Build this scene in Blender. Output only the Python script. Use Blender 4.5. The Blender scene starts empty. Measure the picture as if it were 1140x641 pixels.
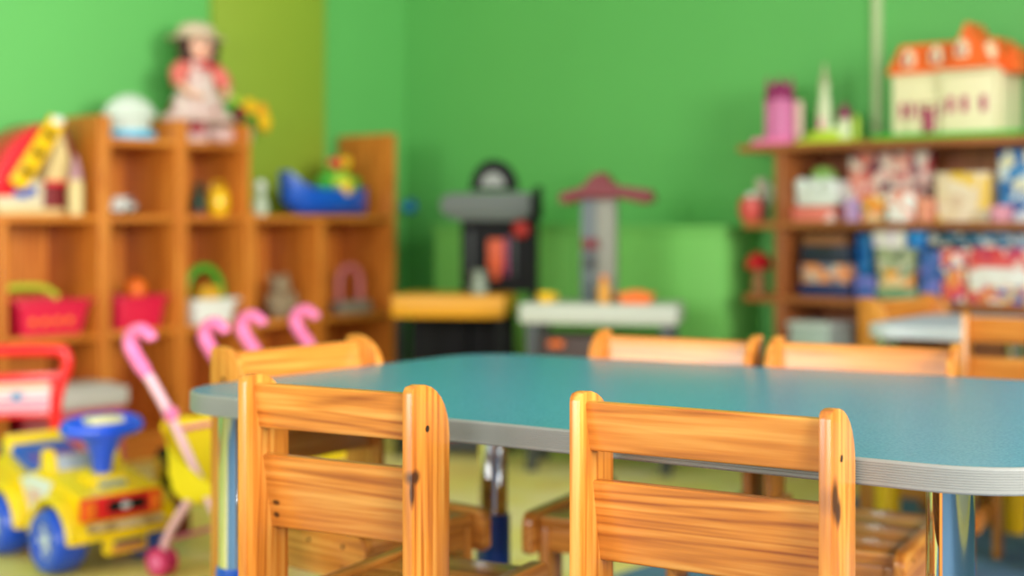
import bpy, bmesh, math, random
from mathutils import Vector, Matrix
random.seed(7)
C = bpy.context.scene.collection
F = 1550.0; CX = 570.0; HY = 243.0; EYE = 0.85
R = math.radians

# ------------------------------------------------------------------ materials
def lin(c):
    return tuple((v/255/12.92 if v/255 <= .04045 else ((v/255+.055)/1.055)**2.4) for v in c)+(1,)
_m = {}
def mat(name, rgb, rough=.5, metal=0, coat=0, bump=0, bscale=60, var=0, vscale=8, trans=0, spec=None, emit=None):
    if name in _m: return _m[name]
    m = bpy.data.materials.new(name); m.use_nodes = True; nt = m.node_tree; N = nt.nodes; L = nt.links
    b = N['Principled BSDF']; b.inputs['Base Color'].default_value = lin(rgb)
    b.inputs['Roughness'].default_value = rough; b.inputs['Metallic'].default_value = metal
    b.inputs['Coat Weight'].default_value = coat; b.inputs['Coat Roughness'].default_value = .15
    b.inputs['Transmission Weight'].default_value = trans
    if spec is not None: b.inputs['Specular IOR Level'].default_value = spec
    if emit: b.inputs['Emission Color'].default_value = lin(emit[0]); b.inputs['Emission Strength'].default_value = emit[1]
    tc = N.new('ShaderNodeTexCoord')
    if var:
        n = N.new('ShaderNodeTexNoise'); n.inputs['Scale'].default_value = vscale; n.inputs['Detail'].default_value = 4
        L.new(tc.outputs['Object'], n.inputs['Vector'])
        mx = N.new('ShaderNodeMix'); mx.data_type = 'RGBA'; mx.blend_type = 'MULTIPLY'
        mr = N.new('ShaderNodeMapRange'); mr.inputs[1].default_value = .3; mr.inputs[2].default_value = .7
        mr.inputs[3].default_value = 1-var; mr.inputs[4].default_value = 1
        L.new(n.outputs['Fac'], mr.inputs[0])
        mx.inputs[0].default_value = 1; mx.inputs[6].default_value = lin(rgb)
        L.new(mr.outputs[0], mx.inputs[7]); L.new(mx.outputs[2], b.inputs['Base Color'])
    if bump:
        n = N.new('ShaderNodeTexNoise'); n.inputs['Scale'].default_value = bscale; n.inputs['Detail'].default_value = 3
        L.new(tc.outputs['Object'], n.inputs['Vector'])
        bp = N.new('ShaderNodeBump'); bp.inputs['Strength'].default_value = bump; bp.inputs['Distance'].default_value = .002
        L.new(n.outputs['Fac'], bp.inputs['Height']); L.new(bp.outputs[0], b.inputs['Normal'])
    _m[name] = m; return m

def wood(name, axis, light=(228,158,72), mid=(208,126,44), dark=(146,70,18), knots=(), rough=.3, coat=.35, ring=1.0):
    """pine with grain along an axis, tree-ring figure and optional knots (x,y,z,rx,ry,rz)"""
    if name in _m: return _m[name]
    m = bpy.data.materials.new(name); m.use_nodes = True; nt = m.node_tree; N = nt.nodes; L = nt.links
    b = N['Principled BSDF']; b.inputs['Roughness'].default_value = rough
    b.inputs['Coat Weight'].default_value = coat; b.inputs['Coat Roughness'].default_value = .12
    tc = N.new('ShaderNodeTexCoord'); oi = N.new('ShaderNodeObjectInfo')
    add = N.new('ShaderNodeVectorMath'); add.operation = 'MULTIPLY_ADD'
    comb = N.new('ShaderNodeCombineXYZ')
    for i in range(3): L.new(oi.outputs['Random'], comb.inputs[i])
    L.new(comb.outputs[0], add.inputs[0]); add.inputs[1].default_value = (3.1, 2.3, 4.7)
    L.new(tc.outputs['Object'], add.inputs[2])
    mp = N.new('ShaderNodeMapping'); s = [10.0, 10.0, 10.0]; s[axis] = .5
    mp.inputs['Scale'].default_value = s; L.new(add.outputs[0], mp.inputs['Vector'])
    n1 = N.new('ShaderNodeTexNoise'); n1.inputs['Scale'].default_value = .8; n1.inputs['Detail'].default_value = 1.5
    L.new(mp.outputs[0], n1.inputs['Vector'])
    # rings: sine of noise
    ml = N.new('ShaderNodeMath'); ml.operation = 'MULTIPLY'; ml.inputs[1].default_value = 150*ring
    L.new(n1.outputs['Fac'], ml.inputs[0])
    sn = N.new('ShaderNodeMath'); sn.operation = 'SINE'; L.new(ml.outputs[0], sn.inputs[0])
    h1 = N.new('ShaderNodeMath'); h1.operation = 'MULTIPLY_ADD'; h1.inputs[1].default_value = .5; h1.inputs[2].default_value = .5; L.new(sn.outputs[0], h1.inputs[0])
    h2 = N.new('ShaderNodeMath'); h2.operation = 'POWER'; h2.inputs[1].default_value = 3.5; L.new(h1.outputs[0], h2.inputs[0]); sn = h2
    n2 = N.new('ShaderNodeTexNoise'); n2.inputs['Scale'].default_value = 8; n2.inputs['Detail'].default_value = 4
    L.new(mp.outputs[0], n2.inputs['Vector'])
    a2 = N.new('ShaderNodeMath'); a2.operation = 'MULTIPLY_ADD'; a2.inputs[1].default_value = .19; 
    L.new(sn.outputs[0], a2.inputs[0]); L.new(n2.outputs['Fac'], a2.inputs[2])
    cr = N.new('ShaderNodeValToRGB'); e = cr.color_ramp.elements
    e[0].position = .32; e[0].color = lin(light); e[1].position = .92; e[1].color = lin(dark)
    k = e.new(.55); k.color = lin(mid)
    L.new(a2.outputs[0], cr.inputs['Fac'])
    # broad tone
    n3 = N.new('ShaderNodeTexNoise'); n3.inputs['Scale'].default_value = .35; n3.inputs['Detail'].default_value = 2
    L.new(mp.outputs[0], n3.inputs['Vector'])
    mr = N.new('ShaderNodeMapRange'); mr.inputs[1].default_value = .3; mr.inputs[2].default_value = .7
    mr.inputs[3].default_value = .86; mr.inputs[4].default_value = 1.08
    L.new(n3.outputs['Fac'], mr.inputs[0])
    mx = N.new('ShaderNodeMix'); mx.data_type = 'RGBA'; mx.blend_type = 'MULTIPLY'; mx.inputs[0].default_value = 1
    L.new(cr.outputs[0], mx.inputs[6]); L.new(mr.outputs[0], mx.inputs[7])
    out = mx.outputs[2]
    for (kx, ky, kz, rx, ry, rz) in knots:
        sb = N.new('ShaderNodeVectorMath'); sb.operation = 'SUBTRACT'; sb.inputs[1].default_value = (kx, ky, kz)
        L.new(tc.outputs['Object'], sb.inputs[0])
        dv = N.new('ShaderNodeVectorMath'); dv.operation = 'DIVIDE'; dv.inputs[1].default_value = (rx, ry, rz)
        L.new(sb.outputs[0], dv.inputs[0])
        ln = N.new('ShaderNodeVectorMath'); ln.operation = 'LENGTH'; L.new(dv.outputs[0], ln.inputs[0])
        r2 = N.new('ShaderNodeMapRange'); r2.inputs[1].default_value = .55; r2.inputs[2].default_value = 1.35
        r2.inputs[3].default_value = .93; r2.inputs[4].default_value = 0
        L.new(ln.outputs['Value'], r2.inputs[0])
        m2 = N.new('ShaderNodeMix'); m2.data_type = 'RGBA'; L.new(r2.outputs[0], m2.inputs[0])
        L.new(out, m2.inputs[6]); m2.inputs[7].default_value = lin((52, 26, 12)); out = m2.outputs[2]
    L.new(out, b.inputs['Base Color'])
    bp = N.new('ShaderNodeBump'); bp.inputs['Strength'].default_value = .12; bp.inputs['Distance'].default_value = .001
    L.new(a2.outputs[0], bp.inputs['Height']); L.new(bp.outputs[0], b.inputs['Normal'])
    _m[name] = m; return m

def art(name, cols, scale=14, rough=.4, stretch=(1,1,1)):
    """printed picture cover: patches of several colours"""
    if name in _m: return _m[name]
    m = bpy.data.materials.new(name); m.use_nodes = True; nt = m.node_tree; N = nt.nodes; L = nt.links
    b = N['Principled BSDF']; b.inputs['Roughness'].default_value = rough
    tc = N.new('ShaderNodeTexCoord'); mp = N.new('ShaderNodeMapping'); mp.inputs['Scale'].default_value = stretch
    L.new(tc.outputs['Object'], mp.inputs['Vector'])
    v = N.new('ShaderNodeTexVoronoi'); v.inputs['Scale'].default_value = scale; L.new(mp.outputs[0], v.inputs['Vector'])
    sep = N.new('ShaderNodeSeparateColor'); L.new(v.outputs['Color'], sep.inputs[0])
    cr = N.new('ShaderNodeValToRGB'); cr.color_ramp.interpolation = 'CONSTANT'; e = cr.color_ramp.elements
    e[0].position = 0; e[0].color = lin(cols[0]); e[1].position = 1/len(cols); e[1].color = lin(cols[1])
    for i, c in enumerate(cols[2:], 2):
        q = e.new(i/len(cols)); q.color = lin(c)
    L.new(sep.outputs[0], cr.inputs['Fac']); L.new(cr.outputs[0], b.inputs['Base Color'])
    _m[name] = m; return m

# ------------------------------------------------------------------ geometry
class G:
    def __init__(s): s.bm = bmesh.new(); s.mi = 0; s.T = Matrix.Identity(4)
    def _fin(s, vs):
        fs = set(f for v in vs for f in v.link_faces)
        for f in fs: f.material_index = s.mi
        bmesh.ops.transform(s.bm, matrix=s.T, verts=list(vs)); return s
    def _bev(s, vs, r, seg=2):
        if r > 0:
            es = list(set(e for v in vs for e in v.link_edges))
            es = [e for e in es if len(e.link_faces) == 2 and e.calc_face_angle(0) > .5]
            res = bmesh.ops.bevel(s.bm, geom=es, offset=r, segments=seg, profile=.6, affect='EDGES', clamp_overlap=True)
            return list(set(res['verts']) | set(v for v in vs if v.is_valid))
        return vs
    def box(s, x0, x1, y0, y1, z0, z1, b=.003, rot=None, seg=2):
        r = bmesh.ops.create_cube(s.bm, size=1)['verts']
        for v in r:
            v.co = Vector(((v.co.x)*(x1-x0), (v.co.y)*(y1-y0), (v.co.z)*(z1-z0)))
        vs = s._bev(r, min(b, .45*min(abs(x1-x0), abs(y1-y0), abs(z1-z0))), seg)
        M = Matrix.Translation(((x0+x1)/2, (y0+y1)/2, (z0+z1)/2))
        if rot: M = M @ rot
        bmesh.ops.transform(s.bm, matrix=M, verts=vs)
        return s._fin(vs)
    def cyl(s, p0, p1, r0, r1=None, n=24, b=0):
        p0 = Vector(p0); p1 = Vector(p1); d = p1-p0; r1 = r0 if r1 is None else r1
        vs = bmesh.ops.create_cone(s.bm, cap_ends=True, segments=n, radius1=r0, radius2=max(r1, 1e-4), depth=d.length)['verts']
        if b: vs = s._bev(vs, b)
        M = Matrix.Translation((p0+p1)/2) @ d.to_track_quat('Z', 'Y').to_matrix().to_4x4()
        bmesh.ops.transform(s.bm, matrix=M, verts=vs); return s._fin(vs)
    def ball(s, c, r, n=16, rot=None):
        if not hasattr(r, '__len__'): r = (r, r, r)
        vs = bmesh.ops.create_uvsphere(s.bm, u_segments=n, v_segments=max(8, n//2+2), radius=1)['verts']
        M = Matrix.Translation(c) @ (rot or Matrix.Identity(4)) @ Matrix.Diagonal((*r, 1))
        bmesh.ops.transform(s.bm, matrix=M, verts=vs); return s._fin(vs)
    def prism(s, pts, axis, lo, hi, b=0, seg=2):
        """outline pts extruded along axis: x -> pts are (y,z); y -> (x,z); z -> (x,y)"""
        def mk(p, h): return {'x': (h, p[0], p[1]), 'y': (p[0], h, p[1]), 'z': (p[0], p[1], h)}[axis]
        a = [s.bm.verts.new(mk(p, lo)) for p in pts]; c = [s.bm.verts.new(mk(p, hi)) for p in pts]
        n = len(pts); fs = [s.bm.faces.new(a), s.bm.faces.new(c)]
        for i in range(n): fs.append(s.bm.faces.new((a[i], a[(i+1) % n], c[(i+1) % n], c[i])))
        bmesh.ops.recalc_face_normals(s.bm, faces=fs)
        vs = a+c
        if b:
            es = [e for e in set(e for f in fs[:2] for e in f.edges)]
            res = bmesh.ops.bevel(s.bm, geom=es, offset=b, segments=seg, profile=.6, affect='EDGES', clamp_overlap=True)
            vs = list(set(res['verts']) | set(v for v in vs if v.is_valid))
        return s._fin(vs)
    def lathe(s, prof, c=(0, 0, 0), n=28, close=True, wob=0, wn=8):
        rings = []; allv = []
        for (r, z) in prof:
            ring = []
            for i in range(n):
                a = 2*math.pi*i/n; rr = max(r, .0004)*(1+wob*math.sin(wn*a))
                ring.append(s.bm.verts.new((c[0]+rr*math.cos(a), c[1]+rr*math.sin(a), c[2]+z)))
            rings.append(ring); allv += ring
        for a, b in zip(rings, rings[1:]):
            for i in range(n): s.bm.faces.new((a[i], a[(i+1) % n], b[(i+1) % n], b[i]))
        if close: s.bm.faces.new(rings[0][::-1]); s.bm.faces.new(rings[-1])
        return s._fin(allv)
    def tube(s, pts, r, n=12, smooth=4):
        P = [Vector(p) for p in pts]
        if smooth > 1 and len(P) > 2:
            Q = []
            for i in range(len(P)-1):
                p0 = P[max(i-1, 0)]; p1 = P[i]; p2 = P[i+1]; p3 = P[min(i+2, len(P)-1)]
                for k in range(smooth):
                    t = k/smooth
                    Q.append(.5*((2*p1)+(-p0+p2)*t+(2*p0-5*p1+4*p2-p3)*t*t+(-p0+3*p1-3*p2+p3)*t**3))
            Q.append(P[-1]); P = Q
        up = Vector((0, 0, 1)); rings = []; prev = None; allv = []
        for i, p in enumerate(P):
            d = (P[min(i+1, len(P)-1)]-P[max(i-1, 0)]).normalized()
            if prev is None:
                x = d.orthogonal().normalized()
            else:
                x = (prev-d*prev.dot(d)).normalized()
            prev = x; y = d.cross(x)
            rr = r[min(int(i/(len(P)-1)*(len(r)-1)+.5), len(r)-1)] if hasattr(r, '__len__') else r
            ring = [s.bm.verts.new(p+(x*math.cos(2*math.pi*k/n)+y*math.sin(2*math.pi*k/n))*rr) for k in range(n)]
            rings.append(ring); allv += ring
        for a, b in zip(rings, rings[1:]):
            for k in range(n): s.bm.faces.new((a[k], a[(k+1) % n], b[(k+1) % n], b[k]))
        s.bm.faces.new(rings[0][::-1]); s.bm.faces.new(rings[-1])
        return s._fin(allv)
    def build(s, name, mats, parent=None, ang=38, label=None):
        bmesh.ops.recalc_face_normals(s.bm, faces=s.bm.faces)
        me = bpy.data.meshes.new(name); s.bm.to_mesh(me); s.bm.free()
        for m in (mats if isinstance(mats, (list, tuple)) else [mats]): me.materials.append(m)
        me.polygons.foreach_set('use_smooth', [True]*len(me.polygons)); me.set_sharp_from_angle(angle=R(ang))
        o = bpy.data.objects.new(name, me); C.objects.link(o)
        if parent: o.parent = parent
        if label: o['label'] = label
        return o
def thing(name, label, cat, loc, rz=0, group=None):
    o = bpy.data.objects.new(name, None); C.objects.link(o); o.empty_display_size = .05
    o.location = loc; o.rotation_euler = (0, 0, rz); o['label'] = label; o['category'] = cat
    if group: o['group'] = group
    return o
def struct(o): o['kind'] = 'structure'; return o
def tag(o, label, cat, loc=None, rz=0, group=None):
    if loc is not None: o.location = loc; o.rotation_euler = (0, 0, rz)
    o['label'] = label; o['category'] = cat
    if group: o['group'] = group
    return o
def copy_tree(o, parent=None):
    c = o.copy(); C.objects.link(c)
    if parent: c.parent = parent
    for ch in list(o.children): copy_tree(ch, c)
    return c
def RX(a): return Matrix.Rotation(R(a), 4, 'X')
def RY(a): return Matrix.Rotation(R(a), 4, 'Y')
def RZ(a): return Matrix.Rotation(R(a), 4, 'Z')

# ------------------------------------------------------------------ room frame
A = Vector((.648, .762)).normalized()          # along the left wall, away from us
B = Vector((A.y, -A.x))                        # along the back wall, to the right
angA = math.atan2(A.y, A.x); angB = math.atan2(B.y, B.x)
CORNER = Vector((-.492, 6.356))
S0 = Vector((-1.513, 4.6)); NL = Vector((-A.y, A.x))       # front line of left shelves, depth direction
R0 = Vector((-.699, 6.112)); NR = Vector((A.x, A.y))       # front line of right shelves
def ray(px, Z): return ((px-CX)/F*Z, Z)
def hit(px, o, d):
    r = (px-CX)/F
    t = (r*o.y-o.x)/(d.x-r*d.y)
    return t
def onL(px, w, z):
    o = S0+NL*w; t = hit(px, o, A); p = o+A*t; return (p.x, p.y, z)
def cell(px, w, z, half, a, b, ma=.024, mb=.024):
    """like onL, but kept between the uprights whose front edges stand at a and b"""
    lo = hit(a, S0, A)+ma+half+.004; hi = hit(b, S0, A)-mb-half-.004
    t = min(max(hit(px, S0+NL*w, A), lo), hi); p = S0+NL*w+A*t; return (p.x, p.y, z)
def onR(px, w, z):
    o = R0+NR*w; t = hit(px, o, B); p = o+B*t; return (p.x, p.y, z)

GREEN = mat('green_wall_paint', (98, 180, 92), .55, bump=.15, bscale=90, var=.04, vscale=2)
LGREEN = mat('light_green_paint', (122, 196, 96), .45, bump=.1, bscale=90)
OLIVE = mat('olive_wall_paint', (142, 164, 46), .55, bump=.15, bscale=90, var=.05, vscale=2)
WHITE = mat('white_paint', (235, 235, 228), .5)
WPLAST = mat('white_plastic', (232, 232, 226), .35)

def wallbox(name, p, d, n, L0, L1, z0, z1, m, th=.12):
    g = G(); ang = math.atan2(d.y, d.x)
    g.box(L0, L1, 0, th, z0, z1, 0)
    o = g.build(name, m); o.location = (p.x, p.y, 0); o.rotation_euler = (0, 0, ang); return struct(o)
RIGHTB = 6.3; NEARA = -7.2; H = 2.9
# left wall: local x along A (corner at 0), local y = NL (outwards)
o = wallbox('wall_left', CORNER, A, NL, NEARA, 0.12, 0, H, GREEN)
o = wallbox('wall_back', CORNER, B, NR, 0, RIGHTB, 0, H, GREEN)
# right and near walls with window openings; the near-wall windows are added fill
def window_wall(name, origin, d, L0, L1, wins, m, first, en):
    """d: local x; local y (rot90 of d) points outwards"""
    g = G(); sill, head = .85, 2.5; x = L0
    for (a, b) in wins:
        g.box(x, a, 0, .15, 0, H, 0); g.box(a, b, 0, .15, 0, sill, 0); g.box(a, b, 0, .15, head, H, 0); x = b
    g.box(x, L1, 0, .15, 0, H, 0)
    o = struct(g.build(name, m)); ang = math.atan2(d.y, d.x); o.location = (origin.x, origin.y, 0); o.rotation_euler = (0, 0, ang)
    for i, (a, b) in enumerate(wins):
        g = G(); w = .05
        g.box(a, b, .03, .10, sill, sill+w); g.box(a, b, .03, .10, head-w, head)
        g.box(a, a+w, .03, .10, sill, head); g.box(b-w, b, .03, .10, sill, head); c = (a+b)/2
        g.box(c-w/2, c+w/2, .03, .10, sill, head); g.box(a, b, -.12, .03, sill-.03, sill)
        f = struct(g.build('window_%d' % (first+i), WHITE)); f.location = o.location; f.rotation_euler = o.rotation_euler
        ld = bpy.data.lights.new('daylight', 'AREA'); ld.shape = 'RECTANGLE'; ld.size = b-a-.1; ld.size_y = head-sill-.1
        ld.spread = R(100); ld.energy = en; ld.color = (1, .975, .93)
        lo = bpy.data.objects.new('window_daylight', ld); C.objects.link(lo)
        nrm = Vector((-d.y, d.x)); q = origin+d*c+nrm*.02
        lo.location = (q.x, q.y, (sill+head)/2)
        lo.rotation_euler = Vector((nrm.x, nrm.y, 0)).to_track_quat('Z', 'Y').to_euler()
WIN_E = 55; CREAMW = mat('cream_wall_paint', (206, 202, 196), .6)
rp = CORNER+B*RIGHTB
# right wall runs along -A so that its left-hand normal points +B
window_wall('wall_right', rp, -A, 0, -NEARA, [(1.9, 3.5), (4.1, 5.7)], CREAMW, 1, 84)
np_ = CORNER+A*NEARA+B*RIGHTB
window_wall('wall_front', np_, -B, 0, RIGHTB, [(.9, 2.5), (3.1, 4.7)], CREAMW, 3, 30)  # unseen windows added behind the camera, their area lights act as frontal fill

# floor and ceiling
fl = bpy.data.materials.new('yellow_green_linoleum'); fl.use_nodes = True
N = fl.node_tree.nodes; L = fl.node_tree.links; b = N['Principled BSDF']; b.inputs['Roughness'].default_value = .45
tc = N.new('ShaderNodeTexCoord'); n = N.new('ShaderNodeTexNoise'); n.inputs['Scale'].default_value = 2.6; n.inputs['Detail'].default_value = 3; n.inputs['Distortion'].default_value = 1.2
L.new(tc.outputs['Object'], n.inputs['Vector']); cr = N.new('ShaderNodeValToRGB'); e = cr.color_ramp.elements
e[0].position = .3; e[0].color = lin((238, 206, 124)); e[1].position = .62; e[1].color = lin((250, 234, 170))
k = e.new(.45); k.color = lin((246, 228, 126))
L.new(n.outputs['Fac'], cr.inputs['Fac']); L.new(cr.outputs[0], b.inputs['Base Color'])
def roomslab(name, z0, z1, m):
    g = G(); g.box(0, RIGHTB, 0, -NEARA, z0, z1, 0)
    o = struct(g.build(name, m)); p = CORNER+A*NEARA; o.location = (p.x, p.y, 0); o.rotation_euler = (0, 0, angB); return o
roomslab('floor', -.1, 0, fl)
roomslab('ceiling', H, H+.1, mat('ceiling_paint', (204, 204, 200), .7))
# olive pilaster on the left wall
o0 = CORNER.copy(); t0 = hit(233, o0, A); t1 = hit(357, o0, A)
g = G(); g.box(t0, t1, -.028, .01, 0, H, .002)
o = struct(g.build('trim_1', OLIVE)); o.location = (CORNER.x, CORNER.y, 0); o.rotation_euler = (0, 0, angA)
# pale vertical cable strip on the back wall
t0 = hit(978, CORNER, B); g = G(); g.box(t0-.014, t0+.014, -.022, .005, 0, H, .006)
o = struct(g.build('trim_2', mat('pale_cable_cover', (196, 208, 160), .5))); o.location = (CORNER.x, CORNER.y, 0); o.rotation_euler = (0, 0, angB)
# skirting
for nm, d, ang, L0, L1 in (('baseboard_left', A, angA, NEARA, 0), ('baseboard_back', B, angB, 0, RIGHTB)):
    g = G(); g.box(L0, L1, -.015, 0.002, 0, .07, .003)
    o = struct(g.build(nm, mat('brown_skirting', (150, 92, 48), .5))); o.location = (CORNER.x, CORNER.y, 0); o.rotation_euler = (0, 0, ang)
# rug
rugm = mat('blue_grey_rug', (98, 140, 178), .95, bump=.6, bscale=400, var=.15, vscale=30)
g = G(); g.box(0, 3.4, -4.6, 1.5, 0, .002, .0005)
o = g.build('rug', rugm); p = Vector((.20, 3.26))
tag(o, 'blue grey rug on the yellow floor beyond the big table', 'rug', (p.x, p.y, .0), angB)

# ------------------------------------------------------------------ chairs
WX = wood('varnished_pine_along_x', 0); WY = wood('varnished_pine_along_y', 1); WZ = wood('varnished_pine_along_z', 2)
SCREW = mat('dark_screw', (70, 50, 35), .4, metal=.6)
def post_outline(D, Ht, y0=0):
    pts = [(y0, 0), (y0+D, 0)]
    r = D*.78; n = 8
    for i in range(n+1):
        a = R(90*i/n); pts.append((y0+D-r+r*math.cos(a), Ht-r+r*math.sin(a)))
    r2 = .012
    for i in range(1, 4):
        a = R(90+90*i/3); pts.append((y0+r2+r2*math.cos(a), Ht-r2+r2*math.sin(a)))
    return pts
def make_chair(label, W=.316, Ht=.645, loc=(0, 0), head=(0, 1), wz_l=None, wz_r=None, wx2=None, group='small wooden chairs with two back rails', hole=True, SD=.40, SL=.018):
    """origin: floor point midway between the rear faces of the two posts; +y is where the sitter looks"""
    rz = math.atan2(head[1], head[0])-math.pi/2
    t = thing('wooden_chair', label, 'chair', (loc[0], loc[1], 0), rz, group)
    D = .09; th = .0145; hw = W/2; dz = Ht-.645
    for s, wm in ((-1, wz_l), (1, wz_r)):
        g = G(); x0, x1 = sorted((s*hw, s*(hw-th)))
        g.prism(post_outline(D, Ht), 'x', x0, x1, .0022)
        pst = g.build('back_post', wm or WZ, t)
        if hole:
            for yy, zz in ((.035, Ht-.056), (.05, .325-SL)):
                g = G(); g.cyl((s*(hw-.002), yy, zz), (s*(hw+.0008), yy, zz), .0042, n=12); g.build('screw', SCREW, pst)
    # rails leaning: top towards the rear edge
    ht = th; xi = hw-th
    def rail(nm, zt, zb, m):
        g = G(); y_t = .014+(.635-zt)*.2; y_b = .014+(.635-zb)*.2
        zt += dz; zb += dz
        g.prism([(y_t, zt), (y_b, zb), (y_b+.02, zb), (y_t+.02, zt)], 'x', -xi-.001, xi+.001)
        bmesh.ops.bevel(g.bm, geom=[e for e in g.bm.edges if abs(e.verts[0].co.x-e.verts[1].co.x) > .05], offset=.005, segments=3, affect='EDGES', profile=.6)
        return g.build(nm, m, t)
    rail('top_rail', .633, .573, WX)
    rail('lower_rail', .537, .437, wx2 or WX)
    # seat
    g = G(); n = 3; y0, y1 = .045, SD-.023; w = (y1-y0)/n
    for i in range(n): g.box(-xi+.021, xi-.021, y0+i*w, y0+(i+1)*w-.0006, .337-SL, .357-SL, .0025)
    g.build('seat', WX, t)
    for s in (-1, 1):
        g = G(); x0, x1 = sorted((s*xi, s*(xi-.02)))
        pts = [(.02, .292-SL), (SD-.006, .292-SL), (SD, .298-SL), (SD, .335-SL)]
        for i in range(7):
            a = R(90*i/6); pts.append((SD-.022+.022*math.cos(a), .343-SL+.022*math.sin(a)))
        pts += [(.02, .365-SL)]
        g.prism(pts, 'x', x0, x1, .003)
        sr = g.build('seat_side_rail', WY, t)
        for yy, zz in ((SD-.05, .345-SL), (SD-.05, .31-SL), (SD-.13, .345-SL)):
            g = G(); g.cyl((s*(xi-.002), yy, zz), (s*(xi+.0008), yy, zz), .0035, n=10); g.build('screw', SCREW, sr)
        g = G(); x0, x1 = sorted((s*(xi-.02), s*(xi-.04)))
        g.box(x0, x1, SD-.085, SD-.025, 0, .336-SL, .003)
        g.build('front_leg', WZ, t)
        g = G(); x0, x1 = sorted((s*(xi-.0005), s*(xi-.018))); g.box(x0, x1, .06, SD-.07, .10, .14, .003)
        g.build('side_stretcher', WY, t)
    g = G(); g.box(-xi+.02, xi-.02, .05, .07, .295-SL, .336-SL, .003); g.build('rear_apron', WX, t)
    g = G(); g.box(-xi+.04, xi-.04, SD-.045, SD-.027, .295-SL, .336-SL, .003); g.build('front_apron', WX, t)
    return t
def place(pl, pr, facing):
    """rear outer corners of a chair (left, right as seen by the camera)"""
    pl = Vector(pl); pr = Vector(pr); m = (pl+pr)/2; d = (pr-pl).normalized()
    n = Vector((-d.y, d.x)) if facing == 'away' else Vector((d.y, -d.x))
    return m, n, (pr-pl).length
# knots on the two near chairs
kn_right = wood('pine_post_with_dark_knot', 2, knots=[(.158, .012, .548, .02, .012, .022), (.160, .024, .532, .02, .010, .016)])
kn_left = wood('pine_post_with_split_knot', 2, knots=[(.135, .006, .533, .012, .012, .009), (.135, .0, .515, .004, .006, .018)])
kn_rail = wood('pine_rail_with_nail_marks', 0, knots=[(-.108, .045, .472, .006, .03, .0035), (-.110, .05, .455, .005, .03, .004)])
m, n, w = place((.0655, 1.643), (.342, 1.482), 'away')
make_chair('pine chair in front with a large dark knot on its right post', .316, .645, m, n, wz_r=kn_right)
m, n, w = place((-.358, 1.824), (-.1235, 1.698), 'away')
make_chair('narrower pine chair in front at left with worn top rail and chipped knot', .27, .645, m, n, wz_r=kn_left, wx2=kn_rail)
m, n, w = place((-.527, 2.40), (-.302, 2.672), 'toward')
make_chair('pine chair at the left end of the big table beside the toy pushchairs', .335, .63, m, n, SD=.365)
m, n, w = place((.187, 2.80), (.480, 2.648), 'toward')
make_chair('pine chair tucked in at the far side of the big table, left one of two', .328, .63, m, n, SL=.03)
m, n, w = place((.494, 2.642), (.812, 2.475), 'toward')
make_chair('pine chair tucked in at the far side of the big table, right one of two', .338, .63, m, n, SL=.03)
m, n, w = place((1.055, 3.27), (1.35, 3.12), 'away')
make_chair('pine chair at right edge with its back to us before the second table', .33, .63, m, n, hole=False, SD=.33)
m, n, w = place((.935, 3.80), (1.205, 4.06), 'toward')
make_chair('pine chair behind the left end of the second table below the game boxes', .34, .635, m, n, hole=False, SD=.28)

# ------------------------------------------------------------------ tables
def rounded(poly, r, n=10):
    out = []; k = len(poly)
    for i in range(k):
        p0 = Vector(poly[i-1]); p = Vector(poly[i]); p1 = Vector(poly[(i+1) % k]); rr = r[i] if hasattr(r, '__len__') else r
        a = (p0-p).normalized(); c = (p1-p).normalized(); th = a.angle(c); t = rr/math.tan(th/2)
        cen = p+(a+c).normalized()*rr/math.sin(th/2)
        s = p+a*t-cen; e = p+c*t-cen
        a0 = math.atan2(s.y, s.x); a1 = math.atan2(e.y, e.x); d = (a1-a0+math.pi) % (2*math.pi)-math.pi
        for j in range(n+1):
            q = a0+d*j/n; out.append((cen.x+rr*math.cos(q), cen.y+rr*math.sin(q)))
    return out
def inset(poly, d):
    c = sum((Vector(p) for p in poly), Vector((0, 0)))/len(poly); out = []
    k = len(poly)
    for i in range(k):
        p0 = Vector(poly[i-1]); p = Vector(poly[i]); p1 = Vector(poly[(i+1) % k])
        t = (p1-p0).normalized(); nn = Vector((-t.y, t.x))
        if nn.dot(c-p) < 0: nn = -nn
        out.append(tuple(p+nn*d))
    return out
tt = bpy.data.materials.new('blue_laminate'); tt.use_nodes = True
N = tt.node_tree.nodes; L = tt.node_tree.links; b = N['Principled BSDF']
tc = N.new('ShaderNodeTexCoord'); n_ = N.new('ShaderNodeTexNoise'); n_.inputs['Scale'].default_value = 260; n_.inputs['Detail'].default_value = 2
L.new(tc.outputs['Object'], n_.inputs['Vector'])
cr = N.new('ShaderNodeValToRGB'); e = cr.color_ramp.elements; e[0].position = .35; e[0].color = lin((58, 130, 158)); e[1].position = .7; e[1].color = lin((78, 150, 176))
L.new(n_.outputs['Fac'], cr.inputs['Fac']); L.new(cr.outputs[0], b.inputs['Base Color'])
b.inputs['Roughness'].default_value = .26; b.inputs['Specular IOR Level'].default_value = .6
n2 = N.new('ShaderNodeTexNoise'); n2.inputs['Scale'].default_value = 420; L.new(tc.outputs['Object'], n2.inputs['Vector'])
bp = N.new('ShaderNodeBump'); bp.inputs['Strength'].default_value = .10; bp.inputs['Distance'].default_value = .0006
L.new(n2.outputs['Fac'], bp.inputs['Height']); L.new(bp.outputs[0], b.inputs['Normal'])
EDGE = mat('grey_ribbed_edging', (140, 140, 134), .35, spec=.5)
CHROME = mat('chrome', (225, 228, 230), .07, metal=1)
BLUEP = mat('blue_plastic', (16, 84, 190), .3, coat=.3)
YELP = mat('yellow_plastic', (240, 188, 8), .32, coat=.3)
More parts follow.
